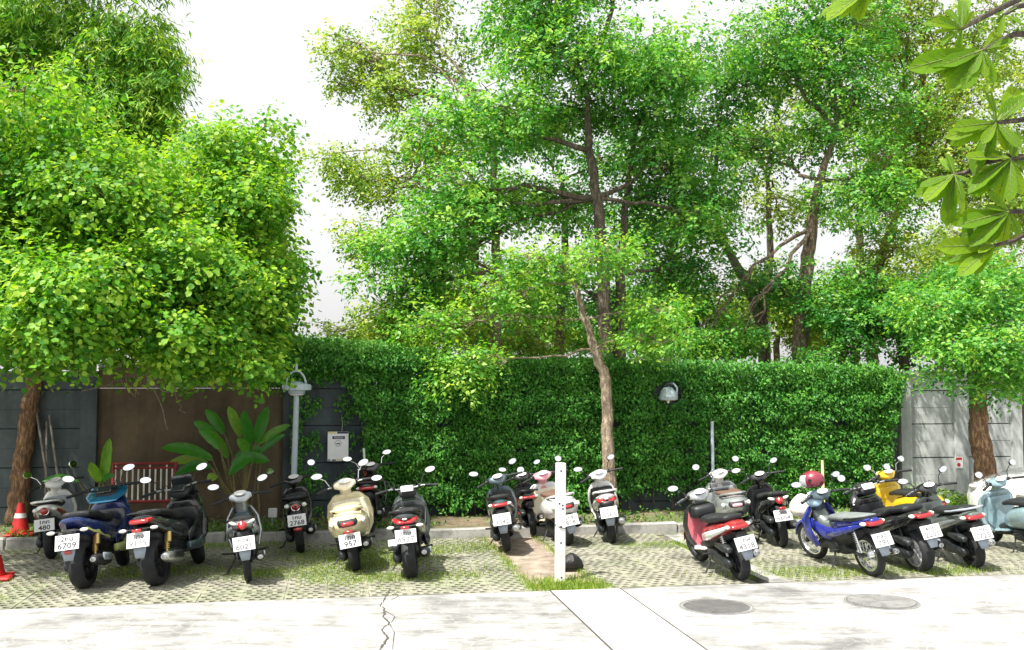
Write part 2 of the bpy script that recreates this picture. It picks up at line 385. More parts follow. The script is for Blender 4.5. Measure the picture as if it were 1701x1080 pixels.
base = mix_rgb(t, .5, base, ramp(t, n2, [(.3, .6), (.6, 1.0)]), 'MULTIPLY')
base = mix_rgb(t, ramp(t, vmask, [(.0, 0.0), (1.0, .45)]), base, (.45, .448, .44))
t.links.new(base, b.inputs['Base Color']); b.inputs['Roughness'].default_value = .8
bump(t, b, n2, .3, .006); M['road'] = m
struct('road', obox(-40, 40, -14, T_ROAD, -.08, 0), 'road')
M['strip'] = concrete('pale concrete band', (.60, .60, .59), .12, .8)
M['crack'] = pmat('crack', (.06, .055, .05), .95)
sA = st(gp(912, 980))[0]; sB = st(gp(1030, 978))[0]
band = struct('path_concrete_band', obox(sA, sB, -2, T_ROAD-.02, -.02, .004), 'strip'); band.name = 'concrete_path'
for ss in (sA, sB):
    struct('joint', obox(ss-.008, ss+.008, -2, T_ROAD-.02, -.01, .007), 'crack', band)
# wandering crack in the road
mb = MB(); pts = [(648, 978), (640, 994), (632, 1004), (641, 1015), (636, 1024), (646, 1034), (634, 1046), (645, 1058), (636, 1070), (630, 1085)]
for i in range(len(pts)-1):
    a_, b_ = gp(*pts[i], .004), gp(*pts[i+1], .004); 
    for k in range(3):
        q0, q1 = a_.lerp(b_, k/3), a_.lerp(b_, (k+1)/3); j = Vector((random.gauss(0, .012), 0, 0)); w0 = random.uniform(.004, .012)
        mb.add([q0-Vector((w0, 0, 0)), q0+Vector((w0, 0, 0)), q1+j+Vector((w0, 0, 0)), q1+j-Vector((w0, 0, 0))], [(0, 1, 2, 3)])
for br_ in ([(641, 1015), (656, 1024), (650, 1034)], [(646, 1034), (655, 1050), (652, 1078)], [(648, 978), (662, 990), (650, 996)]):
    for i in range(len(br_)-1):
        a_, b_ = gp(*br_[i], .0045), gp(*br_[i+1], .0045); mb.add([a_-Vector((.004, 0, 0)), a_+Vector((.004, 0, 0)), b_+Vector((.003, 0, 0)), b_-Vector((.003, 0, 0))], [(0, 1, 2, 3)])
mb.obj('crack', 'crack', bpy.data.objects['road'], False)
# manhole covers
M['iron'] = concrete('worn iron cover', (.27, .27, .265), .35, 9); M['iron_dark'] = pmat('dirt groove', (.10, .10, .10), .9)
def manhole(px, py, rad, label, slots):
    c = gp(px, py, 0); o = empty('manhole_cover', c); tag(o, label, 'manhole cover', 'manhole covers in the road')
    MB().lathe([(.001, rad-.012), (.006, rad-.012), (.006, rad+.02), (.001, rad+.02)], (0, 0, 0), 'Z', 40).obj('rim', 'iron', o, False)
    MB().lathe([(.0025, rad-.004), (.0075, rad-.004), (.0075, rad+.004), (.0025, rad+.004)], (0, 0, 0), 'Z', 40).obj('seam', 'iron_dark', o, False)
    d = MB().lathe([(.004, .001), (.004, rad-.012)], (0, 0, 0), 'Z', 40); d.obj('plate', 'iron_dark' if slots else 'iron', o, False)
    rb = MB(); k = 15 if slots else 13
    for i in range(-k, k+1):
        x = i*rad/k*.95; h = math.sqrt(max(0, (rad-.03)**2-x*x))
        if h < .02: continue
        if slots: rb.box((x, 0, .008), (rad/k*.30, h, .004), None)
        else:
            for a in (45, -45):
                rb.add([Matrix.Rotation(R(a), 3, 'Z') @ Vector(q) for q in ((x-.004, -h, .0065+a*1e-5), (x+.004, -h, .0065+a*1e-5), (x+.004, h, .0065+a*1e-5), (x-.004, h, .0065+a*1e-5))], [(0, 1, 2, 3)])
    o2 = rb.obj('ribs', 'iron' if slots else 'iron_dark', o, False)
manhole(1190, 1008, .36, 'round cover with fine crosshatched face beside the pale concrete band', False)
manhole(1464, 1000, .36, 'round cover with row of parallel slots, in front of the blue motorcycle', True)

M['kerb'] = concrete('kerb concrete', (.40, .395, .37), .6, 2.6)
# paving bays: concrete grass blocks, each with staggered openings
m, t, b = nodes_mat('grass paver concrete'); co = tex_co(t); oi = t.nodes.new('ShaderNodeObjectInfo')
n1 = noise(t, co, 11, 7, .65); g = t.nodes.new('ShaderNodeNewGeometry'); n2 = noise(t, g.outputs['Position'], .8, 4)
a = ramp(t, n1, [(.3, (.13, .13, .105)), (.5, (.25, .245, .195)), (.75, (.36, .35, .28))])
a = mix_rgb(t, .35, a, ramp(t, oi.outputs['Random'], [(0, .66), (1, 1.0)]), 'MULTIPLY')
a = mix_rgb(t, ramp(t, n2, [(.46, 0.0), (.68, .42)]), a, (.17, .22, .09))
n6 = noise(t, g.outputs['Position'], 1.9, 6, .7); a = mix_rgb(t, .8, a, ramp(t, n6, [(.36, .5), (.52, 1.0)]), 'MULTIPLY')
t.links.new(a, b.inputs['Base Color']); b.inputs['Roughness'].default_value = .92; bump(t, b, n1, .5, .01); M['paver'] = m
PV = .44
def paver_mesh(variant):
    h = PV/2-.0015; rnd = random.Random(variant)
    outer = [(-h, -h), (h, -h), (h, h), (-h, h)]; holes = []
    for r_ in range(4):
        y = -h+.054+r_*.107
        for k in range(4 if r_ % 2 == 0 else 3):
            x = -h+.054+k*.107+(0 if r_ % 2 == 0 else .053)
            a, b_ = .042+rnd.uniform(-.004, .002), .036+rnd.uniform(-.004, .002)
            holes.append([(x-a, y), (x-a*.45, y-b_), (x+a*.45, y-b_), (x+a, y), (x+a*.45, y+b_), (x-a*.45, y+b_)])
    loops = [outer]+[hh[::-1] for hh in holes]; flat = [p for l in loops for p in l]
    tris = geometry.tessellate_polygon([[Vector((*p, 0)) for p in l] for l in loops])
    mb = MB(); n = len(flat); mb.v = [(x, y, 0) for x, y in flat]+[(x, y, -.05) for x, y in flat]; mb.f = [tuple(q) for q in tris]; o = 0
    for l in loops:
        for i in range(len(l)): j = (i+1) % len(l); mb.f.append((o+i, o+j, n+o+j, n+o+i))
        o += len(l)
    return mb.mesh('paver', 'paver', False)
pmesh = [paver_mesh(k) for k in range(4)]
sL = st(gp(880, 974))[0]; sR = st(gp(1003, 974))[0]; sE0, sE1 = st(gp(1268, 965))[0], st(gp(1310, 965))[0]
bedA = struct('parking_ground', obox(-9.5, 13, T_ROAD+.002, T_KERB, -.085, -.048), 'soil')
tag(bedA, 'grass block paving where the motorcycles stand')
def bay(s_from, s_to, step):
    k = int((s_to-s_from)/PV); 
    for i in range(k):
        for j in range(9):
            s = s_from+(i+.5)*PV*step/abs(step) if step > 0 else s_to-(i+.5)*PV
            t_ = T_ROAD+.03+(j+.5)*PV
            if not inview(ST(s, t_)): continue
            o = bpy.data.objects.new('paver', random.choice(pmesh)); COL.objects.link(o); o.parent = bedA
            o.location = ST(s, t_, random.uniform(-.006, .004)); o.rotation_euler = (R(random.gauss(0, .5)), R(random.gauss(0, .5)), YAW+random.choice((0, math.pi))+R(random.gauss(0, .4)))
def inview(p, mg=70):
    px = 850.5+FPX*p.x/p.y; return -mg < px < 1701+mg
bay(-9.0, sL, -1); bay(sR, sE0, 1); bay(sE1, 11.5, 1)
struct('edging', obox(sE0+.01, sE1-.01, T_ROAD+.01, T_KERB-.3, -.06, .008), 'kerb', bedA)
# bare sandy strip between the two bays, slightly mounded
mb = MB(); NS, NT = 10, 24
for i in range(NS+1):
    for j in range(NT+1):
        s = sL+.01+(sR-sL-.02)*i/NS; t_ = T_ROAD+.005+(T_KERB-T_ROAD-.01)*j/NT
        mb.v.append(tuple(ST(s, t_, -.012-.018*math.sin(math.pi*i/NS)+random.gauss(0, .004))))
mb.f = [(i*(NT+1)+j, (i+1)*(NT+1)+j, (i+1)*(NT+1)+j+1, i*(NT+1)+j+1) for i in range(NS) for j in range(NT)]
mb.obj('soil_strip', 'sand', bedA)
# kerb stones
kerb = struct('kerb', obox(-9.5, 13, T_KERB+.02, T_BED-.02, -.08, .03), 'kerb')
s = -9.2; i = 0
while s < 11.5:
    L_ = random.uniform(.92, 1.0)
    mb = MB().box((0, 0, 0), (L_/2-.008, .075, .1), None, .018); o = mb.obj('kerbstone', 'kerb', kerb, False)
    o.location = ST(s+L_/2, (T_KERB+T_BED)/2-.002, .032+random.uniform(-.012, .012)); o.rotation_euler = (R(random.gauss(0, 1)), R(random.gauss(0, .5)), YAW+R(random.gauss(0, .6)))
    s += L_
struct('planting_bed', obox(-30, 30, T_BED-.01, T_WALL+.3, -.06, BEDZ-.02), 'soil').name = 'planting_bed_ground'
struct('garden_ground', obox(-60, 60, T_WALL+.3, 80, -.06, .1), 'soil')

# ------------------------------------------------------------------ boundary wall
M['pc_dark'] = concrete('grey precast', (.08, .105, .115), .4, 1.2, streak=True)
M['pc_lite'] = concrete('pale precast', (.52, .55, .55), .18, 1.0, streak=True)
M['plaster'] = concrete('brown plaster', (.155, .112, .068), .45, .8, streak=True)
M['coping'] = concrete('coping', (.5, .5, .47), .4, 1.4)
WT = 2.44
def S_at(px, py=720): return st(wp(px, py, T_WALL))[0]
def precast(name, label, s0, s1, posts, m, top=WT, pw=.17):
    """posts: s of post centres; planks fill the bays"""
    root = empty(name, ST(s0, T_WALL, 0)); tag(root, label, 'wall', 'boundary wall sections'); inv = Matrix.Translation(-ST(s0, T_WALL, 0))
    for (p, w_) in posts: obox(p-w_/2, p+w_/2, T_WALL-.07, T_WALL+.1, 0, top, None).xf(inv).obj('post', m, root, False)
    edges = [(posts[i][0]+posts[i][1]/2+.003, posts[i+1][0]-posts[i+1][1]/2-.003) for i in range(len(posts)-1)]
    for a_, b_ in edges:
        z = top-.003; k = 0
        while z > .1:
            h = .30; g_ = .018 if k % 2 == 0 else .004; dd = random.uniform(-.004, .004)+(0 if k else -.02)
            obox(a_, b_, T_WALL+dd, T_WALL+.05+dd, max(.02, z-h+g_), z).xf(inv).obj('plank', m, root, False); z -= h; k += 1
        obox(a_-.05, b_+.05, T_WALL+.055, T_WALL+.085, .02, top-.02).xf(inv).obj('backing', 'pc_dark', root, False)
    return root
def plaster(name, label, s0, s1, top=WT):
    root = empty(name, ST(s0, T_WALL, 0)); tag(root, label, 'wall', 'boundary wall sections'); inv = Matrix.Translation(-ST(s0, T_WALL, 0))
    obox(s0, s1, T_WALL+.02, T_WALL+.12, 0, top-.33).xf(inv).obj('panel', 'plaster', root, False)
    obox(s0, s1, T_WALL-.02, T_WALL+.14, top-.325, top).xf(inv).obj('beam', 'plaster', root, False)
    obox(s0, s1, T_WALL-.05, T_WALL+.16, top+.002, top+.05).xf(inv).obj('coping', 'coping', root, False)
    return root
sa, sb, sc, sd, se, sf, sg = S_at(-330), S_at(148), S_at(483), S_at(612), S_at(1487), S_at(1501), S_at(1688)
precast('precast_wall', 'dark grey slab wall with thick post behind the leaning tree trunk', sa, sb, [(sa, .2), (S_at(-120), .2), (sb, .24)], 'pc_dark')
plaster('plaster_wall', 'brown plastered wall behind the broad leaf plants and barrier', sb+.125, sc-.125, WT+.06)
precast('precast_wall', 'dark grey slab wall with the white notice board, ivy on both sides', sc, sd, [(sc, .24), (sd, .24)], 'pc_dark', WT+.02)
precast('precast_wall', 'grey slab wall wholly behind the clipped ivy hedge', sd+.125, se, [(sd+.25, .24), (S_at(1040), .24), (se-.12, .24)], 'pc_dark', WT-.1)
plaster('plaster_wall', 'narrow strip of brown plaster wall at the end of the hedge', se+.003, sf-.1, WT-.02)
rw = precast('precast_wall', 'pale grey slab wall of two bays behind the rough barked tree', sf, sg, [(sf+.02, .2), (S_at(1594), .24), (sg-.02, .2)], 'pc_lite', WT-.02)
inv = Matrix.Translation(-ST(sf, T_WALL, 0)); obox(sf-.1, sg+.1, T_WALL-.1, T_WALL+.14, WT-.018, WT+.03).xf(inv).obj('coping', 'coping', rw, False)
plaster('plaster_wall', 'brown plaster wall at the edge of the picture behind the white car', sg+.1, sg+4, WT-.02)
M['signred'] = pmat('sign red', (.6, .02, .04), .4); M['signnavy'] = pmat('sign navy', (.02, .035, .10), .4)
M['signwhite'] = pmat('sign white', (.85, .86, .86), .4, var=.04); M['signyellow'] = pmat('sign yellow', (.72, .62, .32), .4, var=.05); M['signline'] = pmat('sign grey', (.35, .36, .38), .5)
def wall_plate(px0, py0, px1, py1, t_, dz=0.0, thick=.008):
    a_, b_ = wp(px0, py1, t_), wp(px1, py0, t_); return obox(a_.dot(U), b_.dot(U), t_-thick, t_, a_.z, b_.z)
# small red and white sticker on the middle post
c0 = wp(1592, 768, T_WALL-.072); o = empty('notice_sticker', c0); tag(o, 'small white sticker with red marks on the pale wall post', 'sticker'); iv = Matrix.Translation(-c0)
wall_plate(1587, 759, 1599, 778, T_WALL-.072).xf(iv).obj('sheet', 'signwhite', o, False)
wall_plate(1588, 760, 1598, 764, T_WALL-.0805, thick=.002).xf(iv).obj('band', 'signred', o, False)
q = wp(1593, 772, T_WALL-.0805); MB().add([q+U*(.035*math.cos(a*math.pi/6))+Vector((0, 0, .035*math.sin(a*math.pi/6))) for a in range(12)], [tuple(range(12))]).xf(iv).obj('emblem', 'signred', o, False)

# white notice board
TB = T_WALL-.14; c0 = wp(561, 766, TB); o = empty('notice_board', c0); iv = Matrix.Translation(-c0)
tag(o, 'white notice board with navy header and round motorcycle symbol on ivy wall', 'sign')
wall_plate(544, 717, 579, 766, TB, thick=.02).xf(iv).obj('panel', 'signwhite', o, False)
def on_sign(name, m, a_, th=.002, k=0): return wall_plate(*a_, TB-.0205-k, thick=th).xf(iv).obj(name, m, o, False)
on_sign('corner_strip', 'signyellow', (544.5, 717.5, 559, 720.5)); on_sign('corner_strip', 'signnavy', (560, 717.3, 578.5, 720.5))
on_sign('header', 'signnavy', (552, 724.5, 573, 729.5)); on_sign('corner_strip', 'signnavy', (544.5, 763.3, 549, 765.5)); on_sign('corner_strip', 'signnavy', (551.5, 763.3, 558, 765.5))
on_sign('corner_strip', 'signyellow', (559, 762.5, 573, 765))
def flat_text(body, px, py, size, m, tt):
    me = text_mesh(body, 'lettering', size, m); q = bpy.data.objects.new('lettering', me); COL.objects.link(q); q.parent = o
    q.location = wp(px, py, tt)-c0; q.rotation_euler = (R(90), 0, YAW); return q
flat_text('ที่จอดรถ', 562.5, 727, .043, 'signwhite', TB-.0235)
q = wp(561.8, 736.5, TB-.0235); ring = MB()
for k in range(24):
    a0, a1 = 2*math.pi*k/24, 2*math.pi*(k+1)/24; f = lambda a, r_: q+U*(r_*math.cos(a))+Vector((0, 0, r_*math.sin(a)))
    ring.add([f(a0, .044), f(a0, .052), f(a1, .052), f(a1, .044)], [(0, 1, 2, 3)])
ring.xf(iv).obj('ring', 'signline', o, False)
mc = MB()
for dx in (-.019, .019): mc.add([q+U*(dx+.010*math.cos(a*math.pi/5))+Vector((0, 0, -.010+.010*math.sin(a*math.pi/5))) for a in range(10)], [tuple(range(10))])
mc.add([q+U*a_+Vector((0, 0, b_)) for a_, b_ in ((-.027, .004), (-.004, .001), (.012, .010), (.022, .012), (.018, .0), (.004, -.012), (-.012, -.010))], [tuple(range(7))])
mc.xf(iv).obj('motorcycle_symbol', 'ink', o, False)
MB().tube([wp(568, 716.5, TB-.01), wp(569, 704, TB), wp(567, 690, T_WALL-.03)], .006, 5).xf(iv).obj('cord', 'coping', o)

# ================================================================== PLANTS
M['bark_grey'] = bark_mat('pale bark', (.26, .20, .14), (.60, .49, .36)); M['bark_brown'] = bark_mat('brown bark', (.19, .105, .055), (.52, .32, .17))
M['bark_dark'] = bark_mat('dark bark', (.09, .07, .05), (.28, .22, .16)); M['bark_mid'] = bark_mat('greyish brown bark', (.14, .10, .07), (.42, .32, .22)); M['twig'] = bark_mat('twig bark', (.20, .15, .11), (.42, .33, .26))
LM = {
 'ivy': leaf_mat('ivy leaf', (.022, .12, .014), (.055, .22, .024), (.15, .36, .05), .26, .5, .3),
 'bauhinia': leaf_mat('round light leaf', (.035, .165, .010), (.125, .32, .02), (.32, .48, .05), .44, .55),
 'bamboo': leaf_mat('narrow drooping leaf', (.05, .19, .02), (.16, .37, .03), (.42, .56, .08), .45, .5),
 'acacia': leaf_mat('small mid green leaf', (.035, .18, .03), (.11, .34, .05), (.32, .52, .09), .45, .45),
 'olive': leaf_mat('dull green leaf', (.08, .18, .02), (.20, .34, .04), (.42, .50, .09), .45, .45),
 'deep': leaf_mat('deep green leaf', (.02, .13, .02), (.06, .24, .03), (.16, .36, .05), .38, .4),
 'fresh': leaf_mat('fresh green leaf', (.05, .21, .025), (.14, .36, .04), (.36, .52, .08), .45, .45),
 'grass': leaf_mat('grass blade', (.08, .17, .02), (.20, .34, .04), (.46, .50, .14), .35, .6),
 'weed': leaf_mat('weed leaf', (.03, .11, .015), (.07, .2, .025), (.2, .3, .05), .3, .5),
 'big': leaf_mat('large glossy leaf', (.07, .17, .006), (.13, .27, .012), (.24, .36, .02), .62, .6, .2),
 'banana': leaf_mat('broad ribbed leaf', (.03, .19, .02), (.08, .33, .03), (.30, .48, .06), .4, .35, .5),
}
def vn(x, y, sd=0.0):                       # cheap smooth value noise for outlines
    return (np.sin(x*1.7+sd)+np.sin(y*2.3+1.3*sd)+np.sin((x+y)*3.1+2*sd)*.7+np.sin(x*5.3-y*4.1+sd)*.45)/3.15
def interp(x, tab): return np.interp(x, [a for a, b in tab], [b for a, b in tab])
H_TOP = [(430, 548), (520, 560), (600, 566), (690, 578), (760, 590), (830, 594), (1000, 592), (1100, 598), (1300, 602), (1470, 606), (1505, 622)]
H_BOT = [(430, 640), (500, 640), (520, 628), (585, 640), (602, 700), (612, 815), (640, 830), (690, 822), (745, 848), (800, 838), (880, 850), (960, 838), (1000, 826), (1060, 812), (1150, 806), (1230, 822), (1330, 820), (1400, 830), (1466, 830), (1480, 770), (1490, 700), (1500, 640), (1508, 628)]
def ivy_layer(n, back, sz, top=False):
    px = RNG.uniform(425, 1512, n); py = RNG.uniform(535, 860, n)
    if top: py = interp(px, H_TOP)+RNG.uniform(0, 55, n); back = RNG.uniform(0, .55, n)
    jit = 6*vn(px*.05, py*.05, 1.0)+RNG.normal(size=n)*4
    keep = (py > interp(px, H_TOP)+jit) & (py < interp(px, H_BOT)+jit*1.3)
    hole = ((px-1111)/27)**2+((py-650)/20)**2 < 1
    hole |= ((px-1182)/7)**2 < np.where((py > 705) & (py < 800), 1, 0)
    hole |= (vn(px*.028, py*.06, 4.0)+.35*vn(px*.09, py*.12, 2.0) > .70) & (py > 690)
    keep &= ~hole; px, py = px[keep], py[keep]; back = back[keep] if top else back
    t0 = T_WALL-.36-.13*vn(px*.018, py*.035, 3.0)-.09*vn(px*.07, py*.09, 7.0)+back
    d = np.stack([(px-850.5)/FPX, _c-(540-py)/FPX*_s, _s+(540-py)/FPX*_c], 1); k = t0/(d@np.array(V)); p = d*k[:, None]+np.array([0, 0, CAMZ])
    p += RNG.normal(size=p.shape)*.025; n = len(p)
    nr = unit(-np.array(V)*.75+np.array([0, 0, .5])+RNG.normal(size=(n, 3))*.42); ax = unit(np.array([0, 0, -.55])-np.array(V)*.25+RNG.normal(size=(n, 3))*.5)
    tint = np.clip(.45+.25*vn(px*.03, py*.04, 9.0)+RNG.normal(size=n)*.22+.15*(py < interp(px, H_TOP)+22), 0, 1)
    return p, ax, nr, sz*RNG.uniform(.6, 1.25, n), tint
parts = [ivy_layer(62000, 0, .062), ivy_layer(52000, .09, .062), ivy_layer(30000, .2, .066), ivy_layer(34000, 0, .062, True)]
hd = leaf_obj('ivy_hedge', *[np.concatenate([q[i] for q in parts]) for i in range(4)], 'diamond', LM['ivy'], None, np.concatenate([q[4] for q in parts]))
tag(hd, 'dense clipped ivy hedge covering the middle of the boundary wall', 'hedge')
# ivy stems at the foot of the hedge
mb = MB()
for px in list(range(625, 1470, 26)):
    x = px+random.uniform(-10, 10); s_ = wp(x, 850, T_WALL-.16).dot(U)
    mb.tube(wobble(ST(s_, T_WALL-.16+random.uniform(-.05, .05), .08), ST(s_+random.uniform(-.2, .2), T_WALL-.16, 1.1), 5, .04), [.014, .012, .012, .01, .008, .006], 5)
mb.obj('stems', 'bark_dark', hd)
# scattered ivy on the slab wall by the notice board
n = 5200; px = RNG.uniform(484, 622, n); py = RNG.uniform(640, 850, n)
msk = (vn(px*.06, py*.045, 5.5) > .22) | (px < 503) | (px > 610); msk &= ~((abs(px-561) < 22) & (abs(py-742) < 30)); px, py = px[msk], py[msk]
p = np.array([wp(a, b_, T_WALL-.13+random.uniform(-.1, .04)) for a, b_ in zip(px, py)]); n = len(p)
o = leaf_obj('wall_creeper', p, np.array([0, 0, -.6])+RNG.normal(size=(n, 3))*.5, -np.array(V)+np.array([0, 0, .4])+RNG.normal(size=(n, 3))*.4, .062*RNG.uniform(.6, 1.2, n), 'diamond', LM['ivy'])
tag(o, 'thin creeper spreading over the slab wall around the notice board', 'creeper')

TREES = 'trees along and beyond the wall'
# big light-leaved tree at the edge of the picture
b0 = gp(28, 868, BEDZ); d0 = b0.y
tp = [b0, P(36, 780, d0), P(46, 700, d0), P(56, 640, d0), P(52, 560, d0-.1), P(70, 470, d0-.1)]
make_tree('bauhinia_tree', 'leafy tree with round light green leaves, trunk leaning behind the traffic cone', tp, [.17, .135, .125, .12, .11, .08], [tuple(tp[3]), tuple(tp[4]), tuple(tp[5])],
  [lobe(60, 250, 13.2, 170, 150, 1.5, 1.5), lobe(10, 420, 12.4, 170, 150, 1.3, 1.4), lobe(180, 330, 12.9, 150, 130, 1.4, 1.3), lobe(190, 480, 12.2, 140, 120, 1.3, 1.4),
   lobe(330, 450, 13.0, 130, 120, 1.4, 1.3), lobe(400, 340, 14.0, 95, 95, 1.2, .9), lobe(300, 560, 12.8, 110, 65, 1.2, .9), lobe(400, 560, 13.2, 60, 55, 1.0, .55), lobe(110, 560, 12.0, 120, 62, 1.2, .9),
   lobe(440, 470, 13.6, 60, 80, 1.0, .5), lobe(-140, 330, 12.6, 150, 220, 1.6, 1.3), lobe(410, 240, 14.6, 70, 55, 1.0, .4), lobe(-60, 540, 12.0, 100, 70, 1.2, .5), lobe(200, 420, 13.9, 200, 130, 1.2, 1.2),
   lobe(140, 430, 15.2, 130, 100, 1.0, .8), lobe(330, 440, 15.3, 120, 100, 1.0, .8), lobe(10, 400, 15.2, 130, 120, 1.0, .8), lobe(240, 300, 15.2, 130, 100, 1.0, .8), lobe(430, 430, 15.4, 60, 80, .9, .4), lobe(-140, 430, 15.2, 120, 140, 1.0, .8), lobe(60, 240, 15.3, 120, 90, 1.0, .6), lobe(250, 520, 15.2, 150, 50, .8, .5)],  # clumps added at the back of the crown to shade the wall
  840, 9, .40, .067, 'round', LM['bauhinia'], 'bark_brown', TREES, droop=.42, limb=.05)
tr = bpy.data.objects['bauhinia_tree']
for tw in ([(225, 585), (215, 612), (180, 640), (135, 650)], [(205, 600), (210, 640), (232, 655)], [(240, 560), (240, 620), (262, 660), (272, 690), (278, 714)], [(255, 560), (285, 620), (295, 668), (308, 686)], [(195, 585), (200, 630), (225, 660)], [(250, 600), (246, 640), (280, 652)]):
    pts = [P(a, b_, 12.6)-b0 for a, b_ in tw]; MB().tube(sum([wobble(pts[i], pts[i+1], 3, .012)[:-1] for i in range(len(pts)-1)], [])+[pts[-1]], .006, 4).obj('hanging_twig', 'twig', tr)
# tall yellow-green bamboo mass behind it
b0 = Vector((*P(90, 600, 21).xy, .1))
make_tree('bamboo_clump', 'tall yellowish green bamboo with drooping narrow leaves rising behind round leaved tree', [b0, P(100, 300, 21), P(120, 60, 21)], [.12, .09, .05], [tuple(P(100, 300, 21)), tuple(P(110, 150, 21)), tuple(P(120, 60, 21))],
  [lobe(70, 60, 21, 130, 120, 1.4, 1.4), lobe(210, 60, 21, 85, 90, 1.2, .9), lobe(225, 180, 21, 75, 85, 1.1, .9), lobe(-40, 110, 21, 100, 130, 1.4, .9), lobe(120, 170, 20.6, 110, 80, 1.2, .9), lobe(255, 110, 21, 55, 60, 1, .4), lobe(120, -80, 21, 150, 90, 1.4, 1.1), lobe(150, 290, 21.2, 140, 110, 1.2, .9)],
  520, 14, .6, .20, 'narrow', LM['bamboo'], 'bark_dark', TREES, droop=.85, limb=.04, cat='bamboo')
# darker tree between the round leaved tree and the gap of sky
b0 = Vector((*P(360, 600, 18.5).xy, .1))
make_tree('garden_tree', 'mid green tree beside the gap of sky, behind the round leaved tree', [b0, P(370, 480, 18.5), P(390, 380, 18.5)], [.13, .1, .07], [tuple(P(370, 480, 18.5)), tuple(P(390, 380, 18.5))],
  [lobe(370, 260, 18.5, 75, 80, 1.0, .8), lobe(430, 330, 18.5, 65, 85, 1.0, .8), lobe(380, 420, 18.3, 90, 90, 1.1, 1.0), lobe(455, 280, 18.5, 42, 26, .6, .22), lobe(440, 450, 18.2, 55, 60, .9, .5), lobe(330, 330, 18.5, 90, 90, 1.1, .9)],
  480, 10, .38, .095, 'diamond', LM['fresh'], 'bark_dark', TREES)
# front tree growing through the hedge
b0 = gp(1013, 852, BEDZ); d0 = b0.y-.35; b0 = Vector((*P(1013, 852, d0).xy, BEDZ-.03))
tp = [b0, P(1011, 770, d0), P(1009, 700, d0+.05), P(1006, 630, d0+.1), P(988, 580, d0+.1), P(972, 530, d0+.15), P(955, 470, d0+.2)]
ft = make_tree('young_tree', 'slim pale barked tree growing up through the hedge behind white scooter', tp, [.125, .105, .092, .09, .075, .055, .035], [tuple(tp[4]), tuple(tp[5]), tuple(tp[6])],
  [lobe(905, 430, 16.6, 75, 48, .8, .5), lobe(780, 610, 16.3, 60, 48, .5, .5), lobe(1000, 420, 16.4, 80, 40, .8, .4), lobe(850, 500, 16.6, 95, 45, .8, .5), lobe(1075, 500, 16.5, 60, 45, .7, .35), lobe(1080, 560, 16.5, 60, 28, .6, .3), lobe(720, 540, 16.6, 70, 40, .7, .35)],
  420, 9, .36, .088, 'diamond', LM['fresh'], 'bark_grey', TREES, limb=.03, twigs=14)
# trees beyond the wall
def garden_tree(px, d, pts, rads, lobes, per, leaves, label, lm='acacia', bk='bark_dark', size=.088, L=.42, twigs=10, limb=.06, name='garden_tree', shape='diamond', **kw):
    b0 = Vector((*P(px, 600, d).xy, .1)); tp = [b0]+[P(a, b_, d) for a, b_ in pts]
    return make_tree(name, label, tp, rads, [tuple(q) for q in tp[max(1, len(tp)-3):]], lobes, int(per*1.35), leaves+6, L*.9, size, shape, LM[lm], bk, TREES, twigs=twigs, limb=limb, **kw)
garden_tree(1012, 18.6, [(1006, 560), (1000, 430), (992, 330), (978, 250), (975, 150)], [.15, .13, .11, .095, .075, .045],
  [lobe(800, 210, 18.2, 130, 85, 1.3, 1.2), lobe(760, 330, 18.0, 120, 70, 1.2, 1.0), lobe(960, 100, 18.4, 170, 110, 1.6, 1.6), lobe(1120, 110, 18.2, 130, 110, 1.4, 1.3), lobe(1100, 260, 18.3, 110, 70, 1.2, .8), lobe(880, 30, 18.8, 150, 90, 1.4, 1.2),
   lobe(700, 400, 18.0, 90, 60, 1.0, .7), lobe(1000, -90, 18.8, 260, 110, 1.6, 1.6), lobe(660, 480, 18.0, 70, 60, .9, .5), lobe(900, 330, 19.2, 120, 50, .9, .5), lobe(1180, 380, 18.3, 70, 50, .9, .4), lobe(930, 200, 19.4, 120, 60, .9, .6)],
  300, 10, 'large spreading tree with twin trunks rising beyond the middle of the hedge', size=.092)
garden_tree(1036, 19.0, [(1030, 560), (1032, 450), (1040, 330), (1060, 200)], [.12, .11, .09, .06, .035],
  [lobe(1080, 330, 19.4, 90, 60, 1.0, .6), lobe(1060, 200, 19.6, 100, 80, 1.0, .7), lobe(1130, 450, 19.3, 80, 60, 1.0, .5), lobe(1000, 500, 19.6, 120, 60, .9, .5)],
  240, 9, 'second trunk standing close beside the large spreading tree', lm='deep', size=.085)
garden_tree(824, 18.9, [(824, 560), (826, 450), (822, 330), (820, 200)], [.11, .1, .09, .07, .04],
  [lobe(640, 300, 19.2, 60, 70, .9, .4), lobe(600, 90, 19.6, 60, 34, .8, .3), lobe(560, 70, 19.6, 40, 16, .5, .12), lobe(575, 130, 19.6, 45, 22, .5, .16), lobe(650, 150, 19.6, 60, 50, .8, .4), lobe(575, 290, 19.4, 42, 48, .6, .25), lobe(700, 90, 19.6, 80, 70, 1.0, .6), lobe(612, 410, 19.0, 36, 50, .6, .25),
   lobe(720, 240, 19.4, 80, 80, 1.0, .6), lobe(640, 530, 18.8, 80, 60, .8, .6), lobe(560, 552, 18.8, 46, 18, .5, .2), lobe(770, 500, 19, 90, 80, 1.0, .6), lobe(860, 560, 19, 80, 36, .7, .4), lobe(700, -10, 19.6, 90, 60, 1, .4), lobe(545, 255, 19.4, 28, 12, .4, .07)],
  290, 9, 'slender pale trunk with feathery branches reaching into the gap of sky', lm='olive', bk='bark_grey', size=.085)
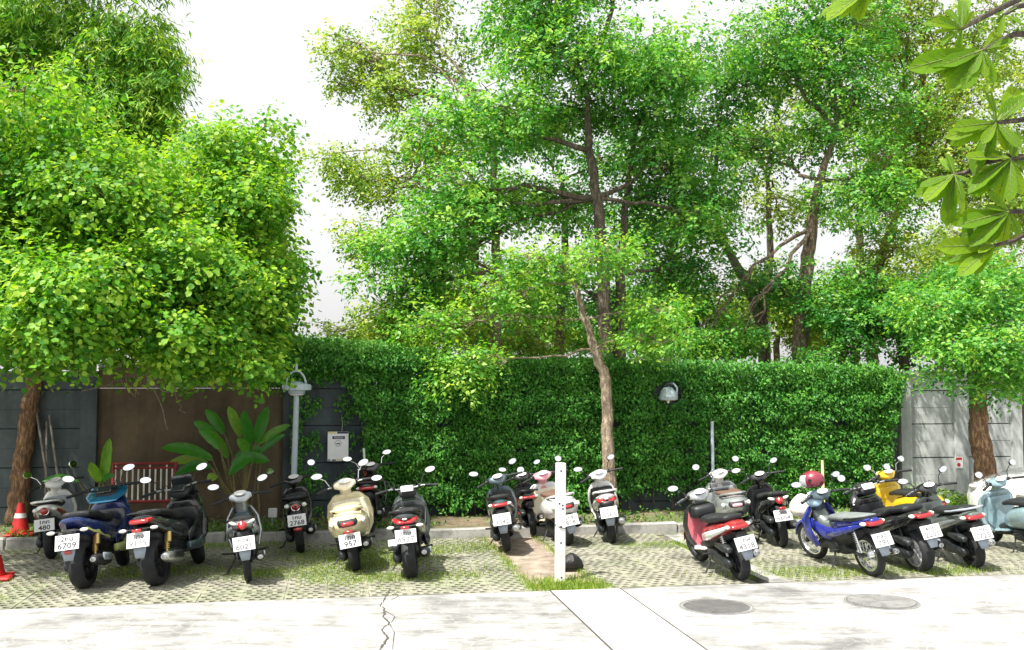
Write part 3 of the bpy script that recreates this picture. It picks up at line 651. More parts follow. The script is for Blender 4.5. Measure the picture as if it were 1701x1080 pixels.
garden_tree(1325, 19.5, [(1330, 540), (1338, 460), (1348, 380), (1360, 300), (1390, 220)], [.16, .15, .135, .11, .08, .04],
  [lobe(1300, 90, 19.5, 140, 110, 1.5, 1.2), lobe(1420, 160, 19.5, 110, 90, 1.3, 1.0), lobe(1450, 300, 19.2, 100, 80, 1.2, .8), lobe(1250, 250, 19.8, 80, 60, 1.0, .4), lobe(1230, 560, 18.7, 70, 42, .8, .5), lobe(1400, 40, 19.8, 140, 80, 1.4, 1.0), lobe(1170, 570, 18.7, 60, 36, .8, .4), lobe(1330, -80, 19.8, 240, 100, 1.5, 1.3), lobe(1340, 250, 20.2, 60, 70, .8, .3)],
  290, 10, 'many limbed tree rising beyond the hedge behind the red helmet', bk='bark_mid', size=.088, lm='acacia')
garden_tree(1270, 20.0, [(1268, 540), (1240, 470), (1200, 400), (1185, 320)], [.13, .12, .10, .075, .04],
  [lobe(1150, 330, 20, 90, 70, 1.1, .6), lobe(1200, 200, 20, 90, 90, 1.1, .7), lobe(1120, 430, 20, 60, 50, .9, .3), lobe(1290, 480, 19.6, 70, 60, .9, .5), lobe(1240, 110, 20.2, 100, 80, 1.1, .6)],
  240, 9, 'dark leaning trunk beyond the hedge between the two tallest trees', lm='deep', size=.09)
garden_tree(1470, 21.0, [(1440, 520), (1455, 450), (1480, 380), (1530, 270)], [.13, .12, .10, .075, .04],
  [lobe(1540, 150, 20.5, 120, 100, 1.3, 1.2), lobe(1600, 260, 20, 110, 90, 1.2, 1.0), lobe(1520, 300, 20.4, 90, 70, 1.1, .8), lobe(1620, 60, 20.6, 130, 100, 1.3, 1.0), lobe(1500, 40, 20.8, 110, 80, 1.2, .9), lobe(1560, -60, 20.8, 220, 90, 1.3, 1.1), lobe(1690, 330, 20, 80, 120, 1.1, .8), lobe(1480, 400, 20.2, 60, 40, .7, .2)],
  280, 10, 'yellowish green tree beyond the pale slab wall, far end of the row', lm='olive', bk='bark_brown', size=.086)
garden_tree(1500, 18.9, [(1500, 560), (1505, 520)], [.1, .09, .06],
  [lobe(1420, 540, 18.9, 75, 60, .8, .8), lobe(1520, 530, 18.9, 80, 66, .9, .9), lobe(1440, 470, 19, 80, 40, .8, .5), lobe(1380, 590, 18.8, 50, 24, .6, .3), lobe(1600, 470, 18.8, 90, 60, .9, .8), lobe(1680, 500, 18.8, 80, 80, .9, .7)],
  280, 9, 'dense dark green shrubby tree just behind the pale slab wall', lm='deep', size=.09)
# rough barked tree in front of the pale wall
b0 = Vector((*P(1638, 838, 16.6).xy, BEDZ-.03)); d0 = 16.6
tp = [b0, P(1636, 770, d0), P(1626, 720, d0), P(1624, 660, d0), P(1628, 610, d0), P(1632, 550, d0)]
make_tree('street_tree', 'short tree with thick rough brown trunk in front of the pale slab wall', tp, [.19, .165, .155, .13, .10, .07], [tuple(tp[4]), tuple(tp[5])],
  [lobe(1575, 570, 16.4, 60, 30, .8, .45), lobe(1650, 570, 16.3, 90, 60, 1.0, .9), lobe(1540, 520, 16.6, 90, 50, .9, .7), lobe(1640, 470, 16.6, 100, 60, 1.0, .7), lobe(1640, 640, 16.2, 32, 16, .35, .14), lobe(1720, 600, 16.4, 60, 50, .9, .5), lobe(1566, 622, 16.3, 30, 12, .35, .10)],
  460, 11, .36, .085, 'diamond', LM['acacia'], 'bark_brown', TREES, limb=.045)
# far tree mass closing the view low between the trunks
for i, (px, w_, h_, top) in enumerate(((640, 60, 40, 565), (740, 110, 60, 545), (1150, 110, 60, 545), (1560, 160, 90, 470), (880, 90, 55, 540), (1020, 90, 55, 540), (1290, 90, 60, 535), (1400, 90, 60, 530))):
    garden_tree(px, 27+i, [(px, 570), (px+4, top+20)], [.12, .1, .06], [lobe(px-w_*.5, top+10, 27+i, w_*.6, h_*.8, 1.2, .8), lobe(px+w_*.5, top, 27+i, w_*.6, h_, 1.2, .8), lobe(px, top-h_*.5, 27+i, w_*.6, h_*.7, 1.2, .7)],
      300, 9, ['low far tree seen over the notice board end of the wall', 'low far tree seen over the hedge left of the pale slender trunk', 'low far tree seen over the hedge above the wall lamp', 'low far tree behind the dark shrubby tree over the pale wall', 'low far tree seen over the hedge just right of the slender pale trunk', 'low far tree seen directly behind the pale barked front tree', 'low far tree seen over the hedge above the blue motorcycle', 'low far tree seen over the hedge end above the yellow scooter'][i], lm=('olive', 'fresh', 'acacia')[i % 3], size=.12)

# taller trees further back that close the gaps between the crowns
FAR = [
       (780, 26, 'acacia', [(760, 420, 90, 70), (820, 330, 100, 70), (860, 470, 90, 60), (760, 250, 80, 60)], 'tree further back behind the slender pale trunk'),
       (930, 27, 'deep', [(920, 470, 90, 60), (950, 340, 100, 80), (900, 210, 90, 70), (1010, 260, 70, 60)], 'dark tree further back between slender trunk and large spreading tree'),
       (1110, 26, 'acacia', [(1100, 480, 90, 60), (1120, 370, 90, 70), (1150, 250, 90, 80), (1050, 400, 60, 60)], 'tree further back directly above the wall lamp'),
       (1270, 28, 'olive', [(1250, 470, 90, 60), (1290, 350, 80, 70), (1250, 220, 90, 80), (1330, 150, 90, 80)], 'dull green tree further back behind the dark leaning trunk'),
       (1420, 27, 'fresh', [(1420, 480, 80, 60), (1440, 340, 70, 60), (1400, 220, 80, 80), (1480, 230, 80, 70)], 'light green tree further back right of the many limbed tree'),
       (1600, 27, 'olive', [(1580, 420, 90, 70), (1650, 330, 80, 80), (1560, 180, 90, 90), (1680, 180, 80, 80)], 'yellowish tree further back behind the foreground leaves')]
for (px, d, lm, lb, lab) in FAR:
    garden_tree(px, d, [(px, 540), (px+10, 420), (px+5, 300)], [.14, .12, .1, .05], [lobe(x, y, d+random.uniform(-.6, .6), rx*1.15, ry*1.1, 1.2,   .6) for x, y, rx, ry in lb], 200, 10, lab, lm=lm, size=.12, L=.5, limb=.05)

# foreground branch with large leaves, top corner: each leaf a part
M['vein'] = pmat('leaf vein', (.11, .16, .025), .6)
def big_leaf_mesh(k):
    rnd = random.Random(k); mb = MB(); N = 9; bend = rnd.uniform(.05, .22); fold = rnd.uniform(.04, .12)
    for i in range(N+1):
        t_ = i/N; wd = .31*(t_**.85)*(1-t_**3.6)**.6+.012; z = -bend*t_*t_
        for sd_ in (-1, -.5, 0, .5, 1): mb.v.append((t_, sd_*wd*.75, z+abs(sd_)*fold*wd*2+.012*math.sin(t_*22)*abs(sd_)))
    mb.f = [(i*5+j, (i+1)*5+j, (i+1)*5+j+1, i*5+j+1) for i in range(N) for j in range(4)]
    nb = len(mb.f); mb.tube([(i/8, 0, -bend*(i/8)**2+.006) for i in range(9)], [.018-.0018*i for i in range(9)], 5)
    for k in range(1, 8):
        t0 = k/8.5
        for sg in (-1, 1):
            t1 = min(.97, t0+.14); wd = .31*(t1**.85)*(1-t1**3.6)**.6*.62; mb.tube([(t0, 0, -bend*t0*t0+.004), (t1, sg*wd, -bend*t1*t1+fold*wd*2+.004)], [.006, .003], 4)
    me = mb.mesh('leaf', LM['big'], True, 80); me.materials.append(M['vein'])
    for f_ in me.polygons:
        if f_.index >= nb: f_.material_index = 1
    a = me.attributes.new('tint', 'FLOAT', 'FACE'); a.data.foreach_set('value', [rnd.uniform(.1, .9)]*len(me.polygons)); return me
blm = [big_leaf_mesh(k) for k in range(8)]
ND = 3.1; root0 = Vector((4.6, 2.9, 0)); ht = empty('overhanging_tree', root0); tag(ht, 'branch of large glossy paddle leaves hanging into the top corner', 'tree', TREES)
MB().tube([Vector(), Vector((.03, 0, 1.2)), Vector((-.05, 0, 2.4)), Vector((-.1, -.05, 3.6))], [.14, .12, .1, .07], 10).obj('trunk', 'bark_dark', ht)
CL = [((1598, 48), (1750, -40), [(1545, 30, 60), (1575, 8, 55), (1600, -10, 50), (1560, 70, 40), (1545, 50, 60), (1590, 90, 50), (1620, 15, 50)]),
      ((1632, 84), (1780, 40), [(1528, 106, 105), (1545, 112, 95), (1578, 145, 85), (1612, 120, 50), (1640, 130, 45), (1700, 98, 70), (1690, 60, 70), (1668, 45, 60), (1540, 95, 100), (1600, 150, 80), (1560, 130, 90), (1660, 140, 60)]),
      ((1668, 25), (1790, -20), [(1701, 35, 60), (1690, 5, 60), (1650, 10, 50), (1660, 60, 40)]),
      ((1655, 204), (1800, 170), [(1562, 226, 95), (1580, 210, 90), (1606, 240, 60), (1640, 262, 55), (1678, 256, 60), (1695, 150, 85), (1650, 145, 80), (1640, 180, 50), (1700, 130, 80), (1570, 240, 90), (1620, 270, 70), (1700, 270, 80)]),
      ((1585, 290), (1670, 262), [(1514, 328, 85), (1530, 330, 75), (1572, 358, 72), (1572, 262, 50), (1562, 256, 48), (1606, 335, 50), (1590, 350, 50), (1545, 345, 75), (1610, 300, 50)]),
      ((1680, 264), (1800, 262), [(1598, 256, 80), (1600, 310, 95), (1612, 318, 90), (1648, 318, 65), (1676, 340, 75), (1701, 330, 70), (1720, 290, 70), (1700, 215, 55)]),
      ((1676, 352), (1800, 350), [(1584, 372, 95), (1590, 392, 95), (1620, 400, 80), (1640, 405, 60), (1636, 338, 60), (1701, 400, 60), (1600, 360, 80), (1660, 420, 70), (1605, 410, 90)]),
      ((1652, 408), (1800, 345), [(1558, 430, 95), (1566, 440, 95), (1588, 458, 80), (1612, 460, 75), (1640, 440, 50), (1625, 415, 50)]),
      ((1446, -18), (1650, -140), [(1352, 22, 100), (1372, -4, 85), (1422, 40, 66), (1410, 30, 60), (1385, 30, 80)])]
for (tip, frm, lv) in CL:
    a_, b_ = P(*tip, ND)-root0, P(*frm, ND+.1)-root0
    pts = wobble(b_, a_, 5, .012); root_p = Vector((-.08, -.03, min(3.4, max(1.6, b_.z-.2))))
    MB().tube(wobble(root_p, b_, 4, .03)[:-1]+pts, [.03, .026, .022, .018, .014, .012, .010, .009, .008, .006], 6).obj('branch', 'bark_dark', ht)
    lv = lv+[(ex+random.uniform(-26, 26), ey+random.uniform(-26, 26), ln) for ex, ey, ln in lv[::2]]
    for (ex, ey, ln) in lv:
        dv = (P(ex, ey, ND+random.uniform(-.06, .06))-root0)-a_
        lo = bpy.data.objects.new('leaf', random.choice(blm)); COL.objects.link(lo); lo.parent = ht
        x = dv.normalized(); up = (Vector((random.gauss(0, .35), -.75, .55+random.gauss(0, .3)))); yv = up.cross(x).normalized(); zv = x.cross(yv)
        sc_ = dv.length*.9
        lo.matrix_basis = Matrix.Translation(a_) @ Matrix((x, yv, zv)).transposed().to_4x4() @ Matrix.Scale(sc_, 4)

# broad leaved plants by the brown wall
def banana_leaf(a_, b_, wd, arch, parent, toward=Vector((0, -1, .35))):
    a_, b_ = Vector(a_), Vector(b_); x = (b_-a_); L_ = x.length; x.normalize(); y = toward.cross(x).normalized(); z = x.cross(y); mb = MB(); N = 12
    for i in range(N+1):
        t_ = i/N; wv = wd*(math.sin(math.pi*min(1, t_*.93+.06))**.55)*(1 if t_ < .98 else .3)
        c = a_+x*(L_*t_)+Vector((0, 0, arch*L_*4*t_*(1-t_)))
        for sd_ in (-1, -.5, 0, .5, 1): mb.v.append(tuple(c+y*(sd_*wv*random.uniform(.93, 1.05))+z*(abs(sd_)*wv*.28)+z*random.gauss(0, .004)))
    mb.f = [(i*5+j, (i+1)*5+j, (i+1)*5+j+1, i*5+j+1) for i in range(N) for j in range(4)]
    me = mb.mesh('leaf', LM['banana'], True, 80); tv = random.random()
    at = me.attributes.new('tint', 'FLOAT', 'FACE'); at.data.foreach_set('value', [min(1, max(0, tv+random.gauss(0, .05))) for _ in me.polygons])
    o = bpy.data.objects.new('leaf', me); COL.objects.link(o); o.parent = parent; return o
def broad_plant(name, label, base_px, dist, leaves):
    b0 = Vector((*P(*base_px, dist).xy, BEDZ-.02)); root = empty(name, b0); tag(root, label, 'plant', 'broad leaved plants against the wall')
    for (x0, y0, x1, y1, wpx, arch, dd) in leaves:
        a_ = P(x0, y0, dist+dd)-b0; b_ = P(x1, y1, dist+dd-.15)-b0
        banana_leaf(a_, b_, wpx*.8*dist/FPX/2, arch, root)
        MB().tube(wobble(Vector((random.gauss(0, .12), random.gauss(0, .08), 0)), a_, 4, .01), [.022, .018, .015, .012, .010], 6).obj('stalk', 'stalk', root)
M['stalk'] = pmat('plant stalk', (.20, .17, .06), .6, var=.4, scale=30)
broad_plant('broad_leaf_plant', 'tall clump of broad ribbed leaves between the black scooter and the lamp post', (405, 850), 15.9, [
  (362, 730, 322, 700, 22, .05, .1), (372, 720, 342, 680, 22, .04, .2), (400, 725, 380, 675, 22, .03, .1), (415, 738, 405, 682, 24, .03, 0), (425, 735, 446, 676, 26, .02, 0), (428, 738, 482, 706, 18, .05, 0), (432, 752, 474, 722, 16, .06, -.1),
  (352, 762, 268, 744, 24, .08, 0), (385, 770, 448, 766, 26, .10, -.1), (350, 775, 290, 790, 22, .12, -.2), (360, 790, 345, 800, 20, .1, -.2), (412, 750, 395, 728, 20, .05, -.1), (365, 745, 330, 712, 20, .06, -.1), (390, 760, 440, 748, 20, .1, .1), (378, 760, 350, 715, 20, .05, .15), (420, 760, 380, 790, 24, .12, -.25), (345, 770, 280, 770, 20, .1, .1)])
broad_plant('broad_leaf_plant', 'low plant with two upright broad leaves beside the blue motorcycle mirror', (165, 860), 15.2, [
  (172, 800, 183, 728, 24, .02, 0), (165, 800, 150, 768, 22, .02, 0), (130, 800, 70, 800, 16, .10, -.1), (168, 800, 190, 790, 14, .08, 0)])
# clipped low bush by the pale wall and weeds in the bed
def bush(name, label, lobes, per, lm, size, group=None):
    pos, ax, nn, sz, tt, cc = sprays(lobes, per, 8, .16, size, .05, .45); c = np.array(lobes[0][0])
    o = empty(name, (c[0], c[1], BEDZ-.02)); tag(o, label, 'bush', group); b0 = np.array(o.location)
    leaf_obj('foliage', pos-b0, ax, nn, sz, 'diamond', LM[lm], o, tt); mb = MB()
    for (cc_, r_, w_) in lobes:
        for k in range(4): mb.tube(wobble(Vector(cc_)-Vector(b0)+Vector((random.gauss(0, r_[0]*.3), 0, -(cc_[2]-b0[2]))), Vector(cc_)-Vector(b0)+Vector((random.gauss(0, r_[0]*.5), random.gauss(0, .1), 0)), 3, .02), [.01, .008, .006, .004], 4)
    mb.obj('stems', 'bark_dark', o); return o
bush('low_bush', 'low clipped bush with yellowish leaves at the foot of the pale wall', [lobe(1530, 836, 17.3, 42, 14, .3, 1), lobe(1580, 838, 17.3, 40, 13, .3, 1), lobe(1620, 842, 17.3, 30, 12, .3, .6)], 150, 'bamboo', .06)
n = 9000; s_ = RNG.uniform(-9, 11, n); keep = vn(s_*.9, s_*.3, 2.0)+RNG.normal(size=n)*.35 > -.1; s_ = s_[keep]; n = len(s_)
t_ = T_BED+.02+np.abs(RNG.normal(size=n))*.55; t_ = np.minimum(t_, T_WALL-.1)
p = np.array(U)*s_[:, None]+np.array(V)*t_[:, None]+np.array([0, 0, 1.0])*(BEDZ-.02+np.abs(RNG.normal(size=n))*.07)[:, None]
o = leaf_obj('weeds', p, RNG.normal(size=(n, 3))+np.array([0, 0, .5]), RNG.normal(size=(n, 3))*.6+np.array([0, 0, 1.0]), RNG.uniform(.03, .085, n), 'diamond', LM['weed']); tag(o, 'low weeds growing in the bed behind the kerb', 'weeds', kind='stuff')
# grass: in the block openings, at the foot of the white post, along the road edge
def grass(n, pos, h0, h1):
    n = len(pos); ax = np.array([0, 0, 1.0])+RNG.normal(size=(n, 3))*.45; ax[:, 2] = np.abs(ax[:, 2])
    return pos, ax, RNG.normal(size=(n, 3))*.5+np.array([0, -1, .3]), RNG.uniform(h0, h1, n)
n = 210000; s_ = RNG.uniform(-7.5, 10, n); t_ = RNG.uniform(T_ROAD, T_KERB, n)
dens = vn(s_*.75+.4, t_*.9, 6.2)+.5*vn(s_*2.1, t_*2.4, 1.1); 
patch = np.zeros(n)
for (px, py, rs, rt) in ((600, 925, 1.2, .7), (380, 900, .8, .5), (760, 912, .7, .4), (240, 950, 1.0, .4), (1110, 905, .8, .3), (1400, 950, 1.4, .25), (660, 960, .8, .25), (1560, 950, .9, .2), (500, 950, .9, .4)):
    q = st(gp(px, py)); patch = np.maximum(patch, 1.15*np.exp(-((s_-q[0])/rs)**2-((t_-q[1])/rt)**2))
keep = (dens*.45+patch*1.25+RNG.normal(size=n)*.22) > .58; keep &= ~((s_ > sL) & (s_ < sR)); s_, t_ = s_[keep], t_[keep]
p = np.array(U)*s_[:, None]+np.array(V)*t_[:, None]+np.array([0, 0, -.03]); g1 = grass(0, p, .045, .085)
n = 9000; s_ = RNG.uniform(sL-.05, sR+.1, n); t_ = T_ROAD+np.abs(RNG.normal(size=n))*.34; k = (t_ < T_ROAD+.9) & (vn(s_*4, t_*5, 3.3)+RNG.normal(size=n)*.5 > -.1); s_, t_ = s_[k], t_[k]
g2 = grass(0, np.array(U)*s_[:, None]+np.array(V)*t_[:, None]+np.array([0, 0, -.04]), .035, .10)
n = 2600; s_ = np.concatenate([RNG.normal(sL, .05, n), RNG.normal(sR, .05, n)]); t_ = RNG.uniform(T_ROAD, T_KERB, 2*n)
g3 = grass(0, np.array(U)*s_[:, None]+np.array(V)*t_[:, None]+np.array([0, 0, -.03]), .03, .07)
o = leaf_obj('grass', *[np.concatenate(q) for q in zip(g1, g2, g3)], 'blade', LM['grass']); tag(o, 'short grass growing through the paving blocks and round the post', 'grass', kind='stuff')

# ================================================================== MOTORCYCLES
PARKED = 'motorcycles parked along the kerb'
KINDS = {
 'scooter': dict(r=.255, wb=1.27, tw=.105, fw=.085, head=.96, barz=1.03, barw=.33, rim='alloy5',
   tail=[(.74, .47, .10, .10), (.55, .55, .15, .14), (.25, .63, .165, .12), (0, .70, .15, .095), (-.17, .755, .105, .065), (-.25, .78, .06, .035)],
   seat=[(.76, .70, .09, .045), (.62, .735, .13, .055), (.35, .765, .15, .055), (.12, .81, .145, .055), (-.10, .845, .115, .04)], floor=True, shield=.215),
 'maxi': dict(r=.285, wb=1.36, tw=.145, fw=.12, head=1.04, barz=1.09, barw=.36, rim='alloy5',
   tail=[(.80, .50, .13, .14), (.55, .57, .19, .16), (.2, .66, .19, .135), (-.05, .745, .165, .10), (-.22, .815, .12, .06), (-.31, .85, .06, .03)],
   seat=[(.80, .70, .10, .05), (.62, .745, .15, .06), (.35, .775, .17, .06), (.2, .84, .16, .06), (-.08, .885, .13, .045)], floor=False, shield=.24),
 'under': dict(r=.285, wb=1.24, tw=.08, fw=.07, head=.94, barz=1.01, barw=.33, rim='alloy5',
   tail=[(.60, .60, .07, .09), (.35, .66, .105, .085), (.05, .715, .12, .07), (-.16, .765, .10, .055), (-.24, .785, .06, .035)],
   seat=[(.66, .70, .07, .045), (.5, .74, .115, .05), (.25, .765, .13, .05), (.05, .79, .125, .045), (-.14, .82, .10, .035)], floor=False, shield=.21),
 'retro': dict(r=.235, wb=1.27, tw=.105, fw=.09, head=.97, barz=1.04, barw=.34, rim='alloy5',
   tail=[(.72, .46, .12, .12), (.52, .53, .19, .18), (.25, .575, .225, .205), (.02, .60, .22, .195), (-.16, .625, .185, .165), (-.27, .645, .12, .11)],
   seat=[(.74, .73, .10, .04), (.6, .765, .14, .05), (.35, .785, .16, .05), (.1, .80, .155, .05), (-.12, .81, .12, .035)], floor=True, shield=.275),
}
def wheel_parts(name, root, y, r_, w_, rimmat, style, X):
    hub = MB(); rr = r_-.075
    hub.lathe([(-w_*.40, rr), (-w_*.36, rr-.02), (-w_*.1, rr-.03), (w_*.1, rr-.03), (w_*.36, rr-.02), (w_*.40, rr), (w_*.30, rr+.012), (-w_*.30, rr+.012)], (0, y, r_), 'X', 28, True)
    hub.lathe([(-w_*.42, .001), (-w_*.42, .045), (w_*.42, .045), (w_*.42, .001)], (0, y, r_), 'X', 14)
    if style == 'wire':
        for k in range(36):
            a = 2*math.pi*k/36; sx = .03 if k % 2 else -.03; a2 = a+(.55 if k % 4 < 2 else -.55)
            hub.tube([(sx, y+.04*math.cos(a2), r_+.04*math.sin(a2)), (sx*.2, y+(rr-.02)*math.cos(a), r_+(rr-.02)*math.sin(a))], .0022, 4)
        hub.lathe([(-.055, .001), (-.055, .065), (.03, .065), (.03, .001)], (0, y, r_), 'X', 18)
    else:
        for k in range(5):
            a = 2*math.pi*k/5+.3; mid = (.04+rr)/2
            for da in (-.16, .16):
                hub.box((0, y+mid*math.cos(a+da*.5), r_+mid*math.sin(a+da*.5)), (w_*.22, .013, (rr-.03)/2), Matrix.Rotation(a+da-math.pi/2, 3, 'X'), .006)
    h = hub.xf(X).obj(name, rimmat, root)
    t_ = MB(); hw = w_/2
    t_.lathe([(-hw*.86, r_-.075), (-hw, r_-.05), (-hw*.96, r_-.03), (-hw*.66, r_-.009), (-hw*.3, r_-.001), (0, r_), (hw*.3, r_-.001), (hw*.66, r_-.009), (hw*.96, r_-.03), (hw, r_-.05), (hw*.86, r_-.075), (hw*.5, r_-.085), (-hw*.5, r_-.085)], (0, y, r_), 'X', 36, True)
    t_.xf(X).obj('tyre', 'rubber', h)
    return h
def bike(name, label, kind, rear, front, lean=9, steer=18, body='p_black', body2=None, inner='black', seat='seat', tail='wide', plate='', flap='flap', mirror='oval', bars='black',
         shock='black', rim='matte', ind='in', screen=False, rail='black', z0=0.0, sc=1.0, gauge='clear', wire=False, headset=None, plate_light=False, muffler='matte', basket=False, ink='ink', mirror_stem='black', msz=1.0, emblem=None, guard=None, extra=None, shield_m=None):
    K = KINDS[kind]; r_, wb, tw, fw = K['r'], K['wb'], K['tw'], K['fw']
    a_, b_ = gp(*rear, z0), gp(*front, z0); hd_ = (b_-a_); psi = math.atan2(-hd_.x, hd_.y)
    root = empty(name, a_); tag(root, label, 'motorcycle' if kind == 'under' else 'scooter', PARKED)
    root.rotation_euler = (0, -R(lean), psi); root.scale = (1.05*sc, 1.0*sc, .87*sc)
    body2 = body2 or body; headset = headset or body; guard = guard or body
    I = Matrix.Identity(4); ys = wb-.33; hp = Vector((0, ys, .86)); axv = Vector((0, -math.sin(R(26)), math.cos(R(26))))
    X = Matrix.Translation(hp) @ Matrix.Rotation(R(steer), 4, axv) @ Matrix.Translation(-hp)
    wheel_parts('rear_wheel', root, 0, r_, tw, rim, 'wire' if wire else 'alloy', I)
    wheel_parts('front_wheel', root, wb, r_, fw, rim, 'wire' if wire else 'alloy', X)
    # fork and front mudguard
    fk = MB()
    for sx in (-.075, .075): fk.tube([(sx, wb, r_), (sx, wb-.11, r_+.25), (sx*.9, ys+.04, .80)], [.024, .022, .018], 8)
    fk.xf(X).obj('fork', 'engine', root)
    mg = MB(); N = 9; vs_, fs_ = [], []
    for i in range(N+1):
        a = R(150-135*i/N-8); rr = r_+.03; cx = wb+rr*math.cos(a); cz = r_+rr*math.sin(a)
        for sx, dz in ((-1, -.035), (-.6, 0), (.6, 0), (1, -.035)): vs_.append((sx*fw*.62, cx+dz*math.cos(a), cz+dz*math.sin(a)))
    fs_ = [(i*4+j, i*4+j+1, (i+1)*4+j+1, (i+1)*4+j) for i in range(N) for j in range(3)]; mg.add(vs_, fs_); o_ = mg.xf(X).obj('front_mudguard', guard, root)
    md = o_.modifiers.new('solid', 'SOLIDIFY'); md.thickness = .006
    # tail bodywork, seat
    tf = MB().loft(K['tail'], 16, 2.5).obj('tail_fairing', body, root)
    y1, z1, hw1, hh1 = K['tail'][-2][:4]; y2, z2 = K['tail'][-1][:2]
    if kind != 'retro':
        for sx in (-1, 1):   # lower side panel in the second colour
            MB().loft([(.62, .50, .012, .05, 0, sx*.135), (.35, .575, .016, .05, 0, sx*.165), (.05, .665, .014, .038, 0, sx*.155), (-.14, .735, .010, .02, 0, sx*.115)], 8, 2.2).obj('side_panel', body2, tf)
    st_ = MB().loft(K['seat'], 16, 2.6).obj('seat', seat, root)
    s1 = K['seat'][-1]
    if rail:
        g_ = MB(); gx = K['seat'][-1][2]+.045
        g_.tube([(-gx*.9, .18, s1[1]-.05), (-gx, 0, s1[1]-.02), (-gx*.92, -.16, s1[1]+.015), (-gx*.5, -.23, s1[1]+.025), (gx*.5, -.23, s1[1]+.025), (gx*.92, -.16, s1[1]+.015), (gx, 0, s1[1]-.02), (gx*.9, .18, s1[1]-.05)], .016, 8)
        g_.obj('grab_rail', rail, root)
    # chassis, engine, swing case
    ch = MB().loft([(.95, .30, .09, .07), (.7, .36, .12, .10), (.45, .45, .12, .14), (.2, .52, .10, .11), (.0, .60, .08, .06)], 12, 3).obj('chassis', 'matte', root)
    en = MB()
    if kind == 'under':
        en.loft([(.72, .33, .10, .09), (.55, .34, .12, .11), (.38, .33, .10, .10)], 12, 3.2).loft([(.78, .36, .07, .07), (.95, .38, .06, .06)], 10, 3)
        en.box((-.11, .55, .33), (.02, .10, .08), None, .02).box((.11, .55, .33), (.02, .10, .08), None, .02)
        en.tube([(-.06, .42, .36), (-.075, .2, .31), (-.075, 0, r_)], .022, 6).tube([(.06, .42, .36), (.075, .2, .31), (.075, 0, r_)], .022, 6)
    else:
        cx = -tw/2-.055
        en.loft([(.52, .29, .055, .085, 0, cx+.01), (.35, .29, .062, .10, 0, cx), (.15, .27, .055, .075, 0, cx), (0, r_, .05, .085, 0, cx), (-.07, r_, .04, .05, 0, cx)], 12, 2.8)
        en.loft([(.6, .33, .10, .09), (.4, .33, .11, .10), (.28, .33, .07, .07)], 12, 3).ell((cx-.035, .36, .29), (.035, .085, .075)).ell((cx-.03, .02, r_), (.03, .06, .06))
        en.loft([(.2, .47, .05, .045, 0, cx-.005), (-.02, .45, .055, .055, 0, cx-.005), (-.12, .44, .04, .04, 0, cx-.005)], 10, 3)
    e_ = en.obj('engine', 'engine', root)
    # exhaust
    ex = MB(); xr = tw/2+.075
    if kind == 'under': ex.tube([(.05, .8, .26), (.12, .5, .2), (xr+.01, .25, .24), (xr+.02, .12, .27)], .018, 8).tube([(xr+.02, .14, .265), (xr+.025, .08, .28), (xr+.035, -.25, .34), (xr+.035, -.30, .35)], [.03, .045, .045, .035], 12)
    else: ex.tube([(.07, .6, .25), (xr, .35, .22), (xr+.015, .22, .25)], .02, 8).loft([(.26, .27, .05, .05, 0, xr+.015), (.15, .29, .062, .068, 0, xr+.02), (-.12, .34, .062, .07, 0, xr+.025), (-.2, .355, .045, .05, 0, xr+.025)], 12, 2.3)
    xo = ex.obj('exhaust', muffler, root)
    if kind == 'under': MB().loft([(.10, .32, .012, .03, 0, xr+.07), (-.12, .36, .012, .03, 0, xr+.08)], 8, 3).obj('heat_shield', 'alloy', xo); tipy, tipz, tx = -.31, .352, xr+.035
    else: MB().loft([(.16, .32, .010, .045, 0, xr+.085), (-.10, .365, .010, .045, 0, xr+.09)], 8, 3).obj('heat_shield', 'grey' if muffler != 'alloy' else 'matte', xo); tipy, tipz, tx = -.225, .36, xr+.025
    MB().lathe([(0, .001), (0, .026), (-.02, .028), (-.022, .018), (.01, .016)], (tx, tipy, tipz), 'Y', 12).obj('tail_pipe', 'alloy', xo)
    # rear shocks
    for sx in ((-1, 1) if kind in ('maxi', 'under') else (-1,)):
        sh = MB(); p0, p1 = Vector((sx*(tw/2+.05), .0, r_+.05)), Vector((sx*(tw/2+.045), .10, .64)); sh.tube([p0, p1], .014, 8)
        for k in range(8): c = p0.lerp(p1, .28+.075*k); sh.tube([c, c+(p1-p0)*.028], .030, 10)
        so_ = sh.obj('shock_absorber', shock, root)
        if shock == 'gold': MB().tube([p0.lerp(p1, .55)+Vector((sx*.03, -.03, 0)), p0.lerp(p1, .92)+Vector((sx*.03, -.03, 0))], .026, 10).obj('reservoir', 'gold', so_)
    # rear mudguard, plate, lights
    py_, pz_ = y2-.075, z2-(.235 if kind != 'retro' else .19); tl = R(20)
    rm = MB(); pr = [(.02, z1-hh1-.01), (-.10, z1-hh1-.02), (y2-.02, z2-.10), (py_+.01, pz_+.02), (py_-.02, pz_-.12), (py_-.05, pz_-.23)]
    hwid = [.055, .06, .065, .062, .06, .045]; vs_ = []
    for (yy, zz), hh_ in list(zip(pr, hwid))[:4]:
        for sx in (-1, -.5, .5, 1): vs_.append((sx*hh_, yy+abs(sx)*.025, zz))
    rm.add(vs_, [(i*4+j, i*4+j+1, (i+1)*4+j+1, (i+1)*4+j) for i in range(3) for j in range(3)]); o_ = rm.obj('rear_mudguard', 'matte', root); md = o_.modifiers.new('solid', 'SOLIDIFY'); md.thickness = .012
